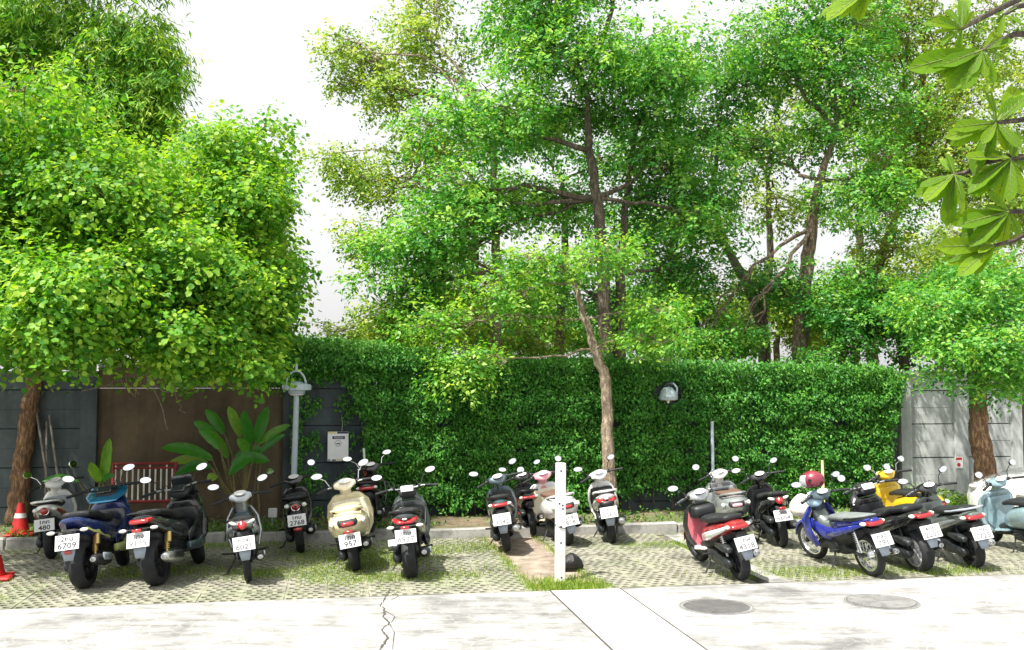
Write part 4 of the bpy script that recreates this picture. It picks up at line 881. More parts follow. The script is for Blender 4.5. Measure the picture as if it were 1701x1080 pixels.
    if flap:
        fl = MB(); fl.add([(-.058, py_+.02, pz_-.03), (.058, py_+.02, pz_-.03), (.06, py_-.01, pz_-.12), (.042, py_-.03, pz_-.21), (-.042, py_-.03, pz_-.21), (-.06, py_-.01, pz_-.12)], [(0, 1, 2, 5), (5, 2, 3, 4)])
        fo = fl.obj('mud_flap', flap, o_); md = fo.modifiers.new('solid', 'SOLIDIFY'); md.thickness = .008
    rp = Matrix.Rotation(-tl, 3, 'X'); pc = Vector((0, py_-.02, pz_)); pl = MB().box(pc, (.112, .003, .088), rp, .002).obj('number_plate', 'plate', root) if plate else None
    if pl: MB().box(pc+rp @ Vector((0, .012, .02)), (.06, .009, .05), rp).obj('bracket', 'matte', pl)
    for k, ln in enumerate(plate.split('/') if plate else []):
        me = text_mesh(ln, 'lettering', .085 if k else .068, ink); lo = bpy.data.objects.new('lettering', me); COL.objects.link(lo); lo.parent = pl
        lo.location = pc+rp @ Vector((0, -.0042, -.042 if k else .038)); lo.rotation_euler = (R(90)-tl, 0, 0); lo.scale = (1.05, 1.1, 1)
    if plate_light: MB().box(pc+Vector((0, -.005, .11)), (.045, .02, .02), None, .008).obj('reflector', 'red', root)
    def lens(nm, m, c, h, rot=None, par=root): return MB().ell(c, h, rot, 14, 8).obj(nm, m, par)
    if tail == 'center':
        l_ = MB().loft([(y2+.05, z2-.005, .055, .05), (y2-.03, z2-.02, .052, .055), (y2-.05, z2-.03, .035, .04)], 8, 2.0).obj('tail_light', 'red', root)
        for sx in (-1, 1): lens('indicator', 'clear', (sx*.085, y2+.045, z2+.012), (.055, .05, .026), Matrix.Rotation(sx*-.35, 3, 'Y'))
    elif tail == 'wide':
        MB().loft([(y2+.10, z2-.03, .115, .035), (y2+.02, z2-.03, .11, .034), (y2-.03, z2-.035, .095, .026)], 14, 3.2).obj('tail_light', 'red', root)
        if ind == 'in':
            for sx in (-1, 1): lens('indicator', 'clear', (sx*.115, y2+.06, z2-.03), (.035, .05, .026))
    elif tail == 'vee':
        for sx in (-1, 1): MB().loft([(y2+.12, z2-.05, .03, .035, 0, sx*.11), (y2+.03, z2-.06, .045, .03, 0, sx*.075), (y2-.01, z2-.075, .05, .02, 0, sx*.035)], 10, 2.4).obj('tail_light', 'red', root)
        lens('indicator', 'clear', (0, y2-.0, z2-.03), (.03, .03, .016))
    elif tail == 'round':
        tz = z2-.05; MB().lathe([(.02, .045), (-.035, .045), (-.045, .03), (-.048, .001)], (0, y2+.0, tz), 'Y', 20).obj('tail_light', 'red', root)
        MB().lathe([(.01, .045), (-.02, .060), (-.035, .055), (-.03, .045)], (0, y2+.0, tz), 'Y', 20, True).obj('light_ring', 'chrome', root)
        for sx in (-1, 1): lens('indicator', 'clear', (sx*.105, y2+.05, tz+.015), (.035, .045, .035))
        if emblem: MB().ell((0, y2-.052, tz), (.014, .006, .03)).obj('emblem', 'ink', root)
    elif tail == 'retro':
        tz = z2+.03; l_ = MB().loft([(y2-.02, tz, .11, .055), (y2-.055, tz-.01, .10, .045)], 10, 3.5).obj('light_frame', 'matte', root)
        MB().loft([(y2-.05, tz-.012, .075, .032), (y2-.085, tz-.016, .065, .024)], 10, 3.5).obj('tail_light', 'red' if emblem != 'pink' else 'p_rose', root)
        for sx in (-1, 1): lens('indicator', 'clear', (sx*.17, y2+.04, tz-.01), (.025, .05, .04))
    if ind == 'stalk':
        for sx in (-1, 1):
            MB().tube([(sx*.03, y2-.03, z2-.12), (sx*.13, y2-.05, z2-.115)], .008, 6).obj('indicator_stalk', 'matte', root); lens('indicator', 'clear', (sx*.155, y2-.055, z2-.115), (.04, .022, .022))
    # front: leg shield, nose, floor
    sw = K['shield']
    if kind == 'under':
        ls = MB()
        for sx in (-1, 1): ls.loft([(ys-.06, .30, .012, .05, 60, sx*.15), (ys+.04, .48, .016, .10, 66, sx*.19), (ys+.10, .68, .02, .10, 70, sx*.17), (ys+.06, .84, .02, .06, 75, sx*.10)], 10, 2.6)
        ls.obj('leg_shield', body, root)
        MB().loft([(.62, .56, .06, .10), (ys-.12, .54, .085, .12), (ys+.02, .66, .10, .13), (ys+.06, .82, .09, .06)], 12, 2.6).obj('frame_cover', inner, root)
        for sx in (-1, 1): MB().loft([(.50, .50, .014, .09, -15, sx*.095), (.72, .52, .016, .10, -20, sx*.12), (ys, .60, .012, .11, -25, sx*.14)], 10, 2.4).obj('side_cover', body2, root)
    else:
        MB().loft([(ys+.00, .27, sw*.62, .05, 80), (ys+.08, .42, sw*.92, .055, 82), (ys+.10, .60, sw, .06, 85), (ys+.06, .78, sw*.88, .065, 92), (ys+.02, .88, sw*.6, .06, 98)], 18, 3.0).obj('leg_shield', shield_m or body, root)
        MB().loft([(ys-.045, .30, sw*.50, .022, 80), (ys+.005, .45, sw*.78, .026, 82), (ys+.025, .62, sw*.84, .03, 86), (ys-.01, .80, sw*.7, .03, 94)], 16, 3.0).obj('inner_shield', inner, root)
        MB().loft([(ys+.13, .50, sw*.55, .10), (ys+.26, .58, sw*.42, .10), (ys+.33, .62, sw*.2, .05)], 14, 2.6).obj('nose', body2, root)
        if K['floor']:
            fl_ = MB().loft([(.62, .30, .14, .045), (.85, .275, .165, .04), (ys+.02, .285, .13, .045)], 14, 4).obj('floorboard', 'matte', root)
            MB().loft([(.60, .34, .165, .02), (.85, .305, .185, .018), (ys, .32, .155, .02)], 14, 4).obj('floor_trim', body2, fl_)
        else:
            MB().loft([(.70, .50, .13, .17), (.88, .46, .13, .17), (ys+.03, .52, .12, .18)], 14, 2.8).obj('tunnel', inner, root)
            for sx in (-1, 1): MB().loft([(.55, .36, .03, .05, 0, sx*.18), (.8, .33, .035, .06, 0, sx*.19), (ys+.04, .36, .03, .08, 0, sx*.17)], 10, 3).obj('running_board', body2, root)
            for sx in (-1, 1): MB().loft([(.60, .47, .012, .06, 0, sx*.17), (.85, .55, .014, .08, 0, sx*.185), (ys+.05, .68, .012, .09, 0, sx*.19)], 10, 2.6).obj('side_fairing', body, root)
    # handlebar, cover, controls, gauge
    bz, bw, by = K['barz'], K['barw'], ys-.06
    hb = MB().tube([(-bw, by-.10, bz-.02), (-bw*.55, by-.03, bz), (-bw*.25, by+.02, bz-.02), (0, by+.03, bz-.035), (bw*.25, by+.02, bz-.02), (bw*.55, by-.03, bz), (bw, by-.10, bz-.02)], .0125, 8).xf(X).obj('handlebar', bars if bars != 'black' else 'matte', root)
    for sx in (-1, 1):
        MB().tube([(sx*bw*.62, by-.04, bz-.003), (sx*bw, by-.10, bz-.02), (sx*(bw+.012), by-.103, bz-.021)], [.019, .0185, .021], 8).xf(X).obj('grip', 'rubber', hb)
        MB().tube([(sx*bw*.45, by+.04, bz-.01), (sx*bw*.62, by+.05, bz-.015), (sx*bw*.98, by-.02, bz-.035)], [.009, .007, .006], 6).xf(X).obj('brake_lever', 'alloy', hb)
        MB().box((sx*bw*.47, by-.005, bz), (.032, .022, .024), None, .008).xf(X).obj('switch_block', 'black', hb)
    if kind == 'maxi':
        MB().loft([(by-.01, bz-.10, .10, .05, 10), (by+.06, bz-.05, .12, .06, 10), (by+.16, bz-.03, .11, .05, 10)], 14, 2.8).xf(X if False else I).obj('dash', 'matte', root)
        MB().box((0, by-.02, bz-.02), (.075, .012, .05), Matrix.Rotation(R(-38), 3, 'X'), .01).obj('gauge', gauge if gauge != 'clear' else 'screen', root)
        MB().loft([(ys+.05, .80, sw*.9, .06, 60), (ys+.16, .90, sw*.72, .07, 50), (ys+.22, .96, sw*.42, .05, 40)], 14, 2.6).obj('front_cowl', body, root)
    else:
        cv = MB().loft([(by-.055, bz-.035, .085, .045, 0), (by-.02, bz-.005, .135, .06, 0), (by+.06, bz+.0, .13, .065, 0), (by+.14, bz-.03, .095, .055, 0)], 16, 2.4).xf(X).obj('handlebar_cover', headset, root)
        MB().lathe([(0, .001), (0, .058), (-.012, .062)], (0, 0, 0), 'Y', 18).xf(X @ Matrix.Translation((0, by-.045, bz+.045)) @ Matrix.Rotation(R(-50), 4, 'X') @ Matrix.Diagonal((1.15, 1, .75, 1))).obj('gauge', gauge, cv)
        MB().loft([(ys+.04, .80, .07, .07, 90), (ys+.02, .90, .065, .06, 90), (by+.03, bz-.06, .07, .06, 90)], 12, 2.4).xf(X).obj('steering_neck', headset, root)
        MB().ell((0, by+.155, bz-.02), (.075, .04, .055)).xf(X).obj('headlight', 'clear', cv)
    if screen:
        vs_ = []; N = 5
        for i in range(N+1):
            for sx in (-1, -.5, 0, .5, 1): tt = i/N; vs_.append((sx*(.15-.04*tt), ys+.24-.12*tt-abs(sx)*.05, .96+.27*tt))
        so_ = MB().add(vs_, [(i*5+j, i*5+j+1, (i+1)*5+j+1, (i+1)*5+j) for i in range(N) for j in range(4)]).obj('windscreen', 'screen', root); md = so_.modifiers.new('solid', 'SOLIDIFY'); md.thickness = .004
    # mirrors
    for sx in (-1, 1):
        b0 = Vector((sx*bw*.50, by+.0, bz+.015)); msz_ = msz*.86; c = Vector((sx*(bw*.86), by+.02, bz+.20)); ro = Matrix.Rotation(R(random.uniform(-22, -9)), 3, 'X') @ Matrix.Rotation(sx*R(random.uniform(0, 14)), 3, 'Z') @ Matrix.Rotation(sx*R(random.uniform(-26, -4)), 3, 'Y'); c += Vector((sx*random.uniform(-.02, .02), 0, random.uniform(-.025, .02)))
        mo = MB().ell(c, ((.078 if mirror == 'oval' else .062)*msz_, .022, (.050 if mirror == 'oval' else .062)*msz_), ro, 16, 8).xf(X).obj('mirror', 'black' if mirror_stem == 'black' else mirror_stem, root)
        MB().tube([b0, b0+Vector((sx*.03, .02, .10)), c+Vector((-sx*.02, .018, -.03)), c+Vector((0, .015, 0))], .006, 6).xf(X).obj('mirror_stem', mirror_stem, mo)
        MB().add([c+ro @ Vector((.072*msz_*(1 if mirror == 'oval' else .8)*math.cos(k*math.pi/10), -.0235+.006*math.cos(0), (.045 if mirror == 'oval' else .057)*msz_*math.sin(k*math.pi/10))) for k in range(20)], [tuple(range(20))]).xf(X @ Matrix.Translation((0, -.006, 0))).obj('mirror_glass', 'mirror', mo, False)
    # control cables sweeping from the bar into the neck
    for sx, dx in ((-1, .03), (1, .05)):
        MB().tube([(sx*bw*.42, by+.02, bz), (sx*(bw*.36), by+.13, bz+.02+dx), (sx*bw*.2, by+.2, bz-.06), (sx*.04, ys+.13, .80)], .0045, 5).xf(X).obj('cable', 'rubber', root)
    # side stand on the left
    lz = math.tan(R(lean))*.22/.87
    MB().tube([(-.10, .55, .27), (-.17, .50, .14), (-.23, .47, max(.0, lz)+.012), (-.27, .46, max(0, lz)+.012)], [.012, .011, .010, .014], 6).obj('side_stand', 'matte', root)
    for sx in (-1, 1): MB().tube([(sx*.12, .42, .31), (sx*.25, .40, .33)], [.013, .015], 8).obj('foot_peg', 'rubber', root)
    if basket:
        MB().loft([(ys-.14, .80, .14, .09, 0), (ys-.02, .80, .15, .10, 0)], 14, 4).obj('storage_pouch', 'seat', root)
    if extra: extra(root, K)
    return root
bike('white_scooter', 'white scooter with round red tail lamp and chrome rail, nearest to the cone', 'scooter', (86, 928), (112, 900), 6, 20, 'p_white', 'p_red', 'grey', tail='round', plate='1กท/480', rail='p_white', flap=None, bars='chrome', mirror='round', mirror_stem='chrome')
bike('blue_scooter', 'dark blue sports scooter with fat rear tyre and teal front fairing', 'maxi', (142, 977), (203, 940), 7, 12, 'p_blue', 'p_lime', 'p_navy', tail=None, plate='2กน/6709', shock='gold', rim='black', ind='stalk', rail=None, plate_light=False, sc=1.05,
     extra=lambda r, K: (MB().loft([(.86, .93, .15, .02, -20), (1.0, .99, .215, .035, -14), (1.14, 1.06, .20, .045, -10), (1.28, 1.02, .15, .04, 10)], 14, 2.6).obj('front_visor', 'p_cyan', r), MB().box((0, -.41, .50), (.035, .01, .022), None, .006).obj('reflector', 'red', r)))
bike('black_scooter', 'black adventure scooter with gold shock absorbers and wide red tail lamp', 'maxi', (263, 972), (325, 938), 8, 14, 'p_black', 'p_slate', 'black', tail='wide', plate='3กจ/9115', shock='gold', ind='stalk', rail='black', screen=True, bars='alloy', plate_light=True, ink='ink_soft', muffler='alloy', sc=1.05)
bike('grey_motorcycle', 'slim grey step-through motorcycle with big red centre tail lamp', 'under', (413, 966), (412, 930), 7, 10, 'p_silver', 'p_silver', 'p_slate', tail='center', plate='กขธ/6021', rail='black', headset='p_silver', ink='ink_soft', rim='matte')
bike('black_scooter', 'small black scooter with round tail lamp in front of the lamp post', 'scooter', (500, 918), (500, 890), 7, 14, 'p_black', 'p_black', 'black', tail='round', plate='1กบ/2768', flap=None, rail='black', emblem='mark', plate_light=False, mirror='round',
     extra=lambda r, K: MB().ell((0, -.36, .41), (.055, .02, .03)).obj('reflector', 'red', r))
bike('cream_scooter', 'cream retro scooter with rounded body, leaning beside the notice board', 'retro', (592, 948), (594, 914), 10, 12, 'p_cream', 'p_cream', 'p_ivory', seat='p_cream', tail='retro', plate='1กค/957', flap=None, rail='p_cream', headset='p_ivory', gauge='clear', mirror_stem='chrome', plate_light=True, bars='chrome', sc=1.06)
bike('black_motorcycle', 'black motorcycle with chrome bars half hidden behind cream scooter', 'under', (618, 884), (630, 862), 6, 15, 'p_black', 'p_black', 'black', tail='wide', z0=BEDZ-.02, bars='chrome', mirror_stem='chrome', flap=None, headset='p_black')
bike('black_scooter', 'large black touring scooter with fat tyre and swept red tail, before the hedge corner', 'maxi', (684, 960), (690, 927), 6, 6, 'p_gunmetal', 'p_black', 'black', tail='vee', plate='1กษ/6927', ind='stalk', rail='black', bars='chrome', plate_light=True, ink='ink_soft', gauge='plate', flap=None,
     extra=lambda r, K: MB().box((-.15, -.36, .545), (.045, .003, .04), Matrix.Rotation(R(-20), 3, 'X')).obj('tax_disc', 'plate', r))
bike('grey_scooter', 'dark grey scooter standing on the bare soil strip, front wheel at kerb', 'scooter', (843, 916), (843, 888), 9, 22, 'p_slate', 'p_black', 'black', tail='wide', plate='1กณ/3042', ink='ink_soft', headset='p_slate', rail='black', muffler='alloy')
bike('cream_scooter', 'cream and pink retro scooter partly hidden by the white post', 'retro', (944, 905), (902, 880), 10, 10, 'p_white', 'p_ivory', 'p_ivory', seat='seat_brown', tail='retro', plate='2กธ/818', flap='flap', headset='p_rose', rail='p_white', ink='ink_soft', mirror='round')
bike('dark_scooter', 'dark scooter with red tail lamp tucked behind the cream and pink scooter', 'scooter', (886, 889), (876, 870), 8, 10, 'p_black', 'p_red', 'black', tail='wide', sc=.9, flap=None, headset='p_black')
bike('white_scooter', 'white scooter with black tail standing at the pale tree trunk', 'scooter', (1018, 902), (1006, 876), 9, 22, 'p_white', 'p_white', 'black', tail='vee', plate='1กฉ/5563', headset='p_white', ink='ink_soft', rail='p_white', muffler='alloy', seat='seat',
     extra=lambda r, K: MB().loft([(-.16, .66, .10, .07), (-.27, .66, .085, .06)], 12, 3).obj('tail_panel', 'black', r))
bike('red_scooter', 'red scooter with pink leg shield and black pouch, nearest the road', 'scooter', (1232, 963), (1152, 926), 11, 8, 'p_red', 'p_white', 'p_pink', tail='wide', plate='1กฬ/4318', headset='p_silver', ink='ink_soft', basket=True, rail=None, shield_m='p_black', shock='alloy', muffler='alloy')
bike('silver_scooter', 'silver retro scooter with brown seat behind the red scooter', 'retro', (1228, 902), (1196, 876), 8, 12, 'p_silver', 'p_silver', 'p_silver', seat='seat_brown', tail='retro', flap=None, headset='p_white', emblem='pink', rail='p_silver', mirror='round')
bike('black_scooter', 'glossy black scooter with red and clear tail lamp before the middle of the hedge', 'scooter', (1300, 908), (1264, 884), 8, 16, 'p_black', 'p_black', 'black', tail='center', plate='2กร/6604', flap=None, headset='p_black', ink='ink_soft', rail='black', plate_light=True)
bike('blue_motorcycle', 'royal blue step-through motorcycle with wire spoked wheels', 'under', (1450, 957), (1362, 930), 10, 6, 'p_royal', 'p_royal', 'p_greygreen', tail='wide', plate='กลท/791', headset='p_slate', ink='ink_soft', wire=True, rim='chrome', seat='seat_grey', rail='black', shock='chrome', guard='p_royal', muffler='chrome')
bike('yellow_scooter', 'bright yellow scooter standing behind the two black scooters', 'retro', (1548, 902), (1466, 882), 8, 8, 'p_yellow', 'p_yellow', 'p_yellow', tail='retro', flap=None, headset='p_yellow', rail=None, mirror='round', mirror_stem='chrome')
bike('black_scooter', 'black scooter with wide black front shield between blue and silver motorcycles', 'maxi', (1530, 949), (1416, 911), 10, 6, 'p_black', 'p_navy', 'black', tail='wide', plate='4กฎ/2201', ind='in', rim='alloy', ink='ink_soft', bars='chrome', rail=None, gauge='plate', mirror='round')
bike('silver_scooter', 'grey silver scooter with slim tail, last in front of the low bush', 'scooter', (1620, 943), (1520, 908), 10, 8, 'p_greygreen', 'p_silver', 'p_greygreen', tail='wide', plate='1กศ/7725', ink='ink_soft', rail='grey', seat='seat', screen=False, headset='p_black', muffler='alloy')
bike('light_blue_scooter', 'pale blue grey retro scooter cut off by the picture edge', 'retro', (1752, 926), (1640, 900), 9, 10, 'p_sky', 'p_sky', 'p_sky', tail='retro', flap=None, headset='p_sky', rail='chrome', mirror='round', mirror_stem='black', seat='seat')

# ================================================================== STREET THINGS
M['post'] = pmat('white post paint', (.66, .67, .67), .5, var=.3, scale=5); M['galv'] = pmat('pale blue grey lamp paint', (.42, .50, .55), .4, .2, var=.12)
M['barrier_red'] = pmat('barrier red', (.26, .03, .03), .5, var=.3); M['barrier_white'] = pmat('barrier white', (.75, .75, .72), .5, var=.2)
M['cone'] = pmat('cone red', (.48, .014, .012), .5, var=.2); M['bag'] = pmat('black plastic bag', (.012, .012, .014), .35, var=.3, scale=30, bmp=.6)
M['visor'] = pmat('helmet visor', (.42, .46, .46), .08, coat=1, var=.2); M['maroon'] = pmat('maroon helmet', (.20, .015, .035), .2, coat=1, var=.25, scale=12)
M['cloth'] = pmat('pale cloth', (.72, .68, .60), .9, var=.15); M['blueplastic'] = pmat('pale blue plastic', (.40, .58, .75), .4, var=.3, scale=12)
M['bulb'] = pmat('frosted lamp glass', (.85, .80, .74), .4); M['carwhite'] = pmat('white car paint', (.82, .82, .81), .2, coat=1, var=.03); M['glass'] = pmat('car glass', (.03, .04, .045), .05, coat=1)
M['timber'] = pmat('weathered timber', (.16, .14, .12), .9, var=.4, scale=20)
# white square post with bolt holes
b0 = gp(930, 963); o = empty('white_post', b0); tag(o, 'white square steel post standing in the grass between the bays', 'post'); o.rotation_euler = (0, R(.6), YAW)
PH = 2.2-(768-642)*b0.y/FPX; MB().box((0, 0, PH/2-.02), (.054, .045, PH/2+.02), None, .006).obj('column', 'post', o, False)
for px_, z in ((-.004, PH-.09), (-.02, PH-.46), (.018, PH-.48), (.02, PH-.52), (0, PH-.72), (.0, .42), (.01, .03)):
    MB().lathe([(-.0465, .001), (-.0465, .011), (-.0455, .012)], (px_, 0, z), 'Y', 10).obj('bolt_hole', 'ink', o, False)
MB().tube([(-.058, -.02, .62), (-.02, -.052, .60), (.03, -.054, .585), (.058, -.04, .585), (.062, .03, .60), (0, .055, .61), (-.058, .03, .62), (-.058, -.02, .62)], .005, 5).obj('cable', 'rubber', o)
b0 = gp(950, 946); o = MB().loft([(-.11, .07, .08, .07), (-.02, .10, .12, .10), (.06, .085, .10, .085), (.13, .05, .06, .05)], 14, 2.2).obj('plastic_bag', 'bag'); o.location = b0; o.rotation_euler = (0, 0, R(-70)); o.scale = (.9, .9, 1)
me = o.data
for v_ in me.vertices: v_.co += Vector((random.gauss(0, .008), random.gauss(0, .008), random.gauss(0, .006) if v_.co.z > .03 else 0))
tag(o, 'crumpled black plastic bag lying behind the foot of the white post', 'bag')
# lamp post
def wpos(px, py, t_): return wp(px, py, t_)
TL = 15.95; b0 = wp(486, 850, TL); b0.z = BEDZ-.02; top = wp(493, 600, TL); o = empty('lamp_post', b0); tag(o, 'pale blue grey garden lamp post with wide shade, beside the plants', 'lamp post'); iv = Matrix.Translation(-b0)
hd0 = wp(493, 648, TL); MB().tube([b0, b0.lerp(hd0, .5), hd0+Vector((0, 0, .02))], [.05, .046, .042], 14).xf(iv).obj('pole', 'galv', o); MB().lathe([(0, .09), (.05, .085), (.06, .05)], (0, 0, 0), 'Z', 16).obj('base', 'galv', o)
z0 = hd0.z; sh = MB().lathe([(-.06, .12), (-.005, .135), (.0, .215), (.065, .22), (.085, .20), (.10, .11), (.13, .07), (.13, .001)], (hd0.x, hd0.y, z0), 'Z', 28).xf(iv).obj('lamp_shade', 'galv', o)
MB().lathe([(-.085, .001), (-.08, .09), (-.05, .115)], (hd0.x, hd0.y, z0), 'Z', 20).xf(iv).obj('lamp_glass', 'bulb', sh)
MB().tube([hd0+Vector((.15*math.cos(a), -.05, .06+.23*math.sin(a))) for a in [math.pi*k/12 for k in range(13)]], .016, 8).xf(iv).obj('bracket', 'galv', o); MB().tube([hd0+Vector((0, -.04, .30)), Vector((hd0.x, hd0.y-.04, top.z))], [.022, .016], 8).xf(iv).obj('finial', 'galv', o)
# wall lamp peeping out of the hedge, and its pipe
TL2 = T_WALL-.42; c = wp(1110, 664, TL2); o = empty('wall_lamp', c); tag(o, 'domed grey wall lamp peeping out of a gap in the hedge', 'lamp')
MB().lathe([(.0, .155), (.05, .165), (.055, .15), (.13, .13), (.20, .07), (.215, .001)], (0, 0, 0), 'Z', 24).obj('hood', 'galv', o); MB().lathe([(-.012, .001), (-.012, .12), (.004, .145)], (0, 0, 0), 'Z', 20).obj('lens', 'bulb', o); MB().tube([(0, 0, -.01), (0, 0, -.06)], [.03, .018], 10).obj('bulb', 'bulb', o)
MB().tube([(.14, .0, .06), (.15, .0, .20), (.10, .05, .27), (.02, .3, .27), (.0, .45, .20)], .018, 8).obj('bracket', 'galv', o)
for (px, y0, y1, t_, m_, lab, rr) in ((1183, 700, 850, T_WALL-.52, 'galv', 'thin grey conduit pipe standing against the hedge below the lamp', .03), (1366, 765, 850, T_WALL-.75, 'signyellow', 'thin pale pipe standing behind the red helmet', .026)):
    b0 = wp(px+2, y1, t_); b0.z = BEDZ-.02; e = wp(px, y0, t_); o = empty('conduit_pipe', b0); tag(o, lab, 'pipe')
    MB().tube([(0, 0, 0), (e-b0)*.45, (e-b0)*.46, e-b0], [rr*1.25, rr*1.25, rr, rr*.9], 10).obj('pipe', m_, o); MB().lathe([(0, rr*2), (.02, rr*2), (.03, rr*1.3)], (0, 0, 0), 'Z', 12).obj('flange', m_, o)
# red and white crowd barrier by the brown wall
TB2 = 16.35; a0, a1 = wp(187, 838, TB2), wp(291, 838, TB2); zt, zb = wp(187, 770, TB2).z, wp(187, 834, TB2).z; b0 = Vector((*a0.xy, BEDZ-.02)); o = empty('steel_barrier', b0); tag(o, 'low steel barrier with red rails and white bars by brown wall', 'barrier'); L_ = (a1-a0).dot(U)
def bl(s_, z, dy=0.0): return U*s_+V*dy+Vector((0, 0, z-b0.z))
for z, h_ in ((zt-.01, .022), (zt-.075, .018), (zb, .026)): MB().tube([bl(-.02, z), bl(L_+.02, z)], h_, 8).obj('rail', 'barrier_red', o)
for k in range(11): s_ = L_*(k+.4)/11; MB().tube([bl(s_, zb), bl(s_, zt-(.0 if k % 3 == 0 else .075))], .013, 8).obj('bar', 'barrier_white', o)
for s_ in (0.0, L_): MB().tube([bl(s_, BEDZ-.02), bl(s_, zt)], .024, 8).obj('post', 'barrier_red', o); 
for s_ in (.15, L_-.15): MB().tube([bl(s_, BEDZ+.0, -.22), bl(s_, BEDZ+.03, 0), bl(s_, BEDZ+.0, .2)], .014, 6).obj('foot', 'barrier_red', o); MB().tube([bl(s_, BEDZ+.03), bl(s_, zb)], .014, 6).obj('foot_stem', 'barrier_red', o)
# traffic cones
def cone(c, label, s_=1.0, tilt=0):
    o = empty('traffic_cone', c); tag(o, label, 'cone', 'traffic cones'); o.scale = (s_, s_, s_*.85); o.rotation_euler = (0, 0, .3)
    MB().box((0, 0, .025), (.23, .23, .025), None, .02).obj('base', 'cone', o, False); MB().lathe([(.05, .155), (.30, .105), (.44, .075), (.62, .045), (.625, .03), (.625, .001)], (0, 0, 0), 'Z', 26).obj('cone_body', 'cone', o)
    MB().lathe([(.34, .101), (.35, .099), (.42, .083), (.43, .081)], (0, 0, 0), 'Z', 26).obj('reflective_band', 'post', o)
cone(wp(32, 888, T_BED+.28)*1.0+Vector((0, 0, 0)), 'red traffic cone with white band standing against the leaning trunk', .85)
bpy.data.objects['traffic_cone'].location = Vector((*gp(33, 889, BEDZ-.02).xy, BEDZ-.02))
cone(gp(-14, 962), 'red cone base just entering the picture at the road edge', .95)
# power box and cable cover, sticks
b0 = wp(452, 858, TL+.1); b0.z = BEDZ-.02; o = empty('junction_box', b0); tag(o, 'small white junction box on a short stake near the lamp post', 'box'); c = wp(453, 852, TL+.1)-b0
MB().box(c, (.065, .04, .07), Matrix.Rotation(YAW, 3, 'Z'), .01).obj('box', 'post', o, False); MB().tube([(0, 0, 0), (c.x, c.y, c.z)], .015, 6).obj('stake', 'galv', o)
for (x0, y0, x1, y1, lab) in ((92, 850, 60, 680, 'timber stick leaning furthest over on the dark slab wall'), (76, 850, 78, 700, 'timber stick standing nearly upright against the dark slab wall'), (108, 850, 82, 690, 'timber stick with its foot nearest the white scooter by the cone')):
    a0 = wp(x0, y0, T_WALL-.45); a0.z = BEDZ-.02; e = wp(x1, y1, T_WALL-.1); o = MB().tube([Vector(), (e-a0)*.5, e-a0], [.022, .02, .018], 7).obj('timber_stick', 'timber'); o.location = a0; tag(o, lab, 'stick', 'sticks leaning on the wall')
a0 = wp(612, 850, T_WALL-.5); a0.z = BEDZ-.02; e = wp(604, 745, T_WALL-.5); o = empty('marker_pole', a0); tag(o, 'thin red and white marker pole right of the notice board', 'pole'); d_ = e-a0
MB().tube([Vector(), d_*.45], .018, 8).obj('shaft', 'barrier_white', o); MB().tube([d_*.45, d_*.82], .022, 8).obj('red_sleeve', 'barrier_red', o); MB().tube([d_*.82, d_], .018, 8).obj('tip', 'barrier_white', o)
# helmets and things on the blue motorcycle
def helmet(c, rz, m_, label, tiltx=0):
    o = empty('helmet', c); tag(o, label, 'helmet'); o.rotation_euler = (tiltx, 0, rz); o.scale = (1, 1, .92)
    sh = MB(); N, Mm = 20, 12
    for i in range(Mm+1):
        th = (math.pi*.74)*i/Mm
        for k in range(N):
            a = 2*math.pi*k/N; fr = math.sin(a) ; sh.v.append((.125*math.sin(th)*math.cos(a), .15*math.sin(th)*math.sin(a), .14+.135*math.cos(th)))
    sh.f = [(i*N+k, (i+1)*N+k, (i+1)*N+(k+1) % N, i*N+(k+1) % N) for i in range(Mm) for k in range(N)]; s_ = sh.obj('shell', m_, o); s_.modifiers.new('solid', 'SOLIDIFY').thickness = .012
    vz = MB(); n = 0
    for i in range(7):
        th = math.pi*(.30+.36*i/6)
        for k in range(13): a = R(90-62+124*k/12); vz.v.append((.134*math.sin(th)*math.cos(a), .162*math.sin(th)*math.sin(a), .14+.142*math.cos(th)))
    vz.f = [(i*13+k, i*13+k+1, (i+1)*13+k+1, (i+1)*13+k) for i in range(6) for k in range(12)]; v_ = vz.obj('visor', 'visor', o); v_.modifiers.new('solid', 'SOLIDIFY').thickness = .004
    for sx in (-1, 1): MB().lathe([(0, .001), (0, .022), (.008, .02)], (sx*.128, .02, .15), 'X', 12).obj('hinge', 'black', o)
    return o
hb_ = gp(1362, 930); helmet(P(1352, 815, hb_.y-.2), R(70), 'maroon', 'maroon helmet with clear visor hanging on the blue motorcycle handlebar', R(-8))
c = P(1329, 845, hb_.y+.45); o = MB().loft([(-.11, .0, .10, .09), (0, .04, .13, .16), (.10, .02, .09, .12)], 14, 2.3).obj('cloth_bag', 'cloth'); o.location = Vector((c.x, c.y, c.z)); tag(o, 'pale cloth bag hanging at the front of the blue motorcycle', 'bag'); o.rotation_euler = (0, R(15), .4)
c = P(1352, 833, hb_.y-.3); o = MB().loft([(-.06, .0, .08, .05), (0, .03, .11, .10), (.05, .03, .07, .07)], 14, 2.3).obj('plastic_bag', 'blueplastic'); o.location = c; tag(o, 'pale blue plastic bag on the blue motorcycle handlebar below the helmet', 'bag')
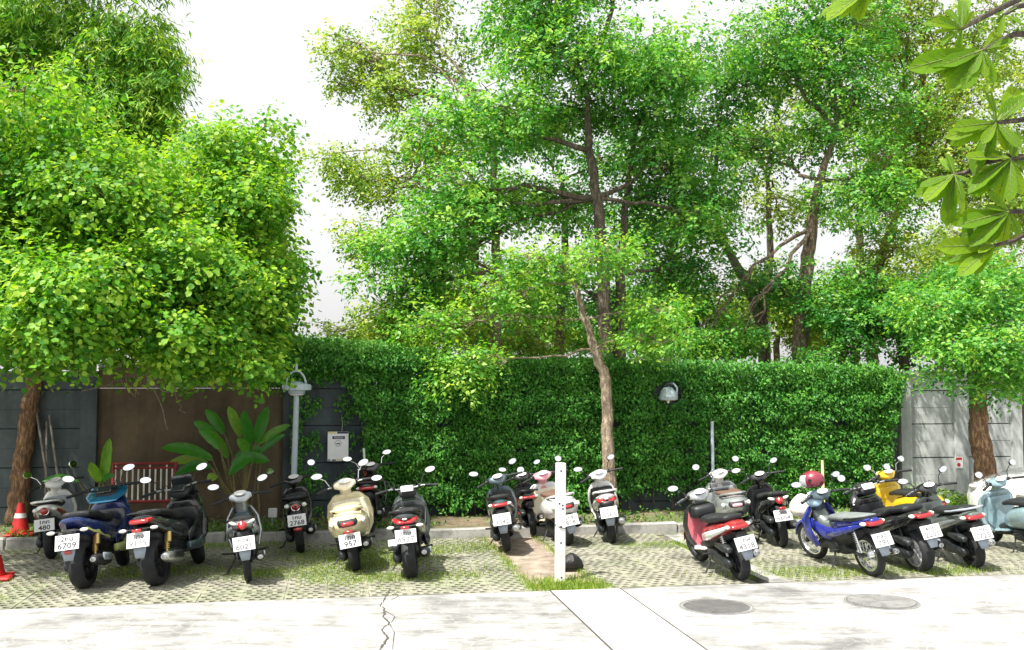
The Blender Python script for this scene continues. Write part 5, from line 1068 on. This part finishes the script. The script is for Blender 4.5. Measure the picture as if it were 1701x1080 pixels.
# white car, nose just inside the picture edge
c = gp(1650, 884); cs, ct = st(c); o = empty('white_car', ST(cs, ct, 0)); tag(o, 'white car whose front corner shows at the picture edge', 'car'); o.rotation_euler = (0, 0, YAW-R(4)); o.scale = (1, 1, .9)
prof = [(0.02, .32), (0, .55), (.05, .74), (.35, .90), (1.0, 1.02), (1.25, 1.06), (1.95, 1.50), (2.3, 1.56), (3.3, 1.55), (3.9, 1.12), (4.1, 1.0), (4.12, .4), (4.05, .3)]
mb = MB(); secs = []; n = len(prof)
for k, (yy, sc_) in enumerate(((-.86, .0), (-.84, .05), (-.62, .10), (0, .13), (.62, .10), (.84, .05), (.86, .0))):
    for (x, z) in prof:
        tuck = .16 if z > 1.08 else 0
        mb.v.append((x+(.13-sc_)*(.9 if x < .4 else -.3 if x > 3.9 else 0), yy*(1-tuck), z+(sc_-.13)*.25))
mb.f = [(i*n+j, i*n+(j+1) % n, (i+1)*n+(j+1) % n, (i+1)*n+j) for i in range(6) for j in range(n)]+[tuple(range(n)), tuple(range(7*n-1, 6*n-1, -1))]
body = mb.obj('body', 'carwhite', o, True, 50)
for x in (.80, 3.35):
    for sy in (-1, 1):
        w_ = MB().lathe([(-.1, .001), (-.1, .2), (.1, .2), (.1, .001)], (x, sy*.80, .30), 'Y', 24).obj('wheel', 'alloy', o); MB().lathe([(-.11, .2), (-.11, .29), (-.05, .31), (.05, .31), (.11, .29), (.11, .2)], (x, sy*.80, .30), 'Y', 28, True).obj('tyre', 'rubber', w_)
        MB().lathe([(.0, .315), (.0, .375), (sy*.03, .37), (sy*.03, .315)], (x, sy*.868, .31), 'Y', 28, True).obj('wheel_arch', 'black', o)
MB().add([(1.27, -.66, 1.075), (1.27, .66, 1.075), (1.93, .58, 1.49), (1.93, -.58, 1.49)], [(0, 1, 2, 3)]).xf(Matrix.Translation((-.02, 0, .012))).obj('windscreen', 'glass', o, False)
for sy in (-1, 1):
    MB().add([(1.42, sy*.735, 1.10), (3.7, sy*.735, 1.12), (3.25, sy*.725, 1.46), (2.0, sy*.725, 1.46)], [(0, 1, 2, 3)]).xf(Matrix.Translation((0, sy*.02, 0))).obj('side_window', 'glass', o, False)
    MB().ell((.16, sy*.62, .70), (.16, .16, .07)).obj('headlight', 'clear', o); MB().box((1.45, sy*.95, 1.08), (.07, .09, .06), None, .03).obj('door_mirror', 'carwhite', o); MB().box((1.9, sy*.864, .72), (.45, .004, .006)).obj('door_seam', 'ink', o, False)
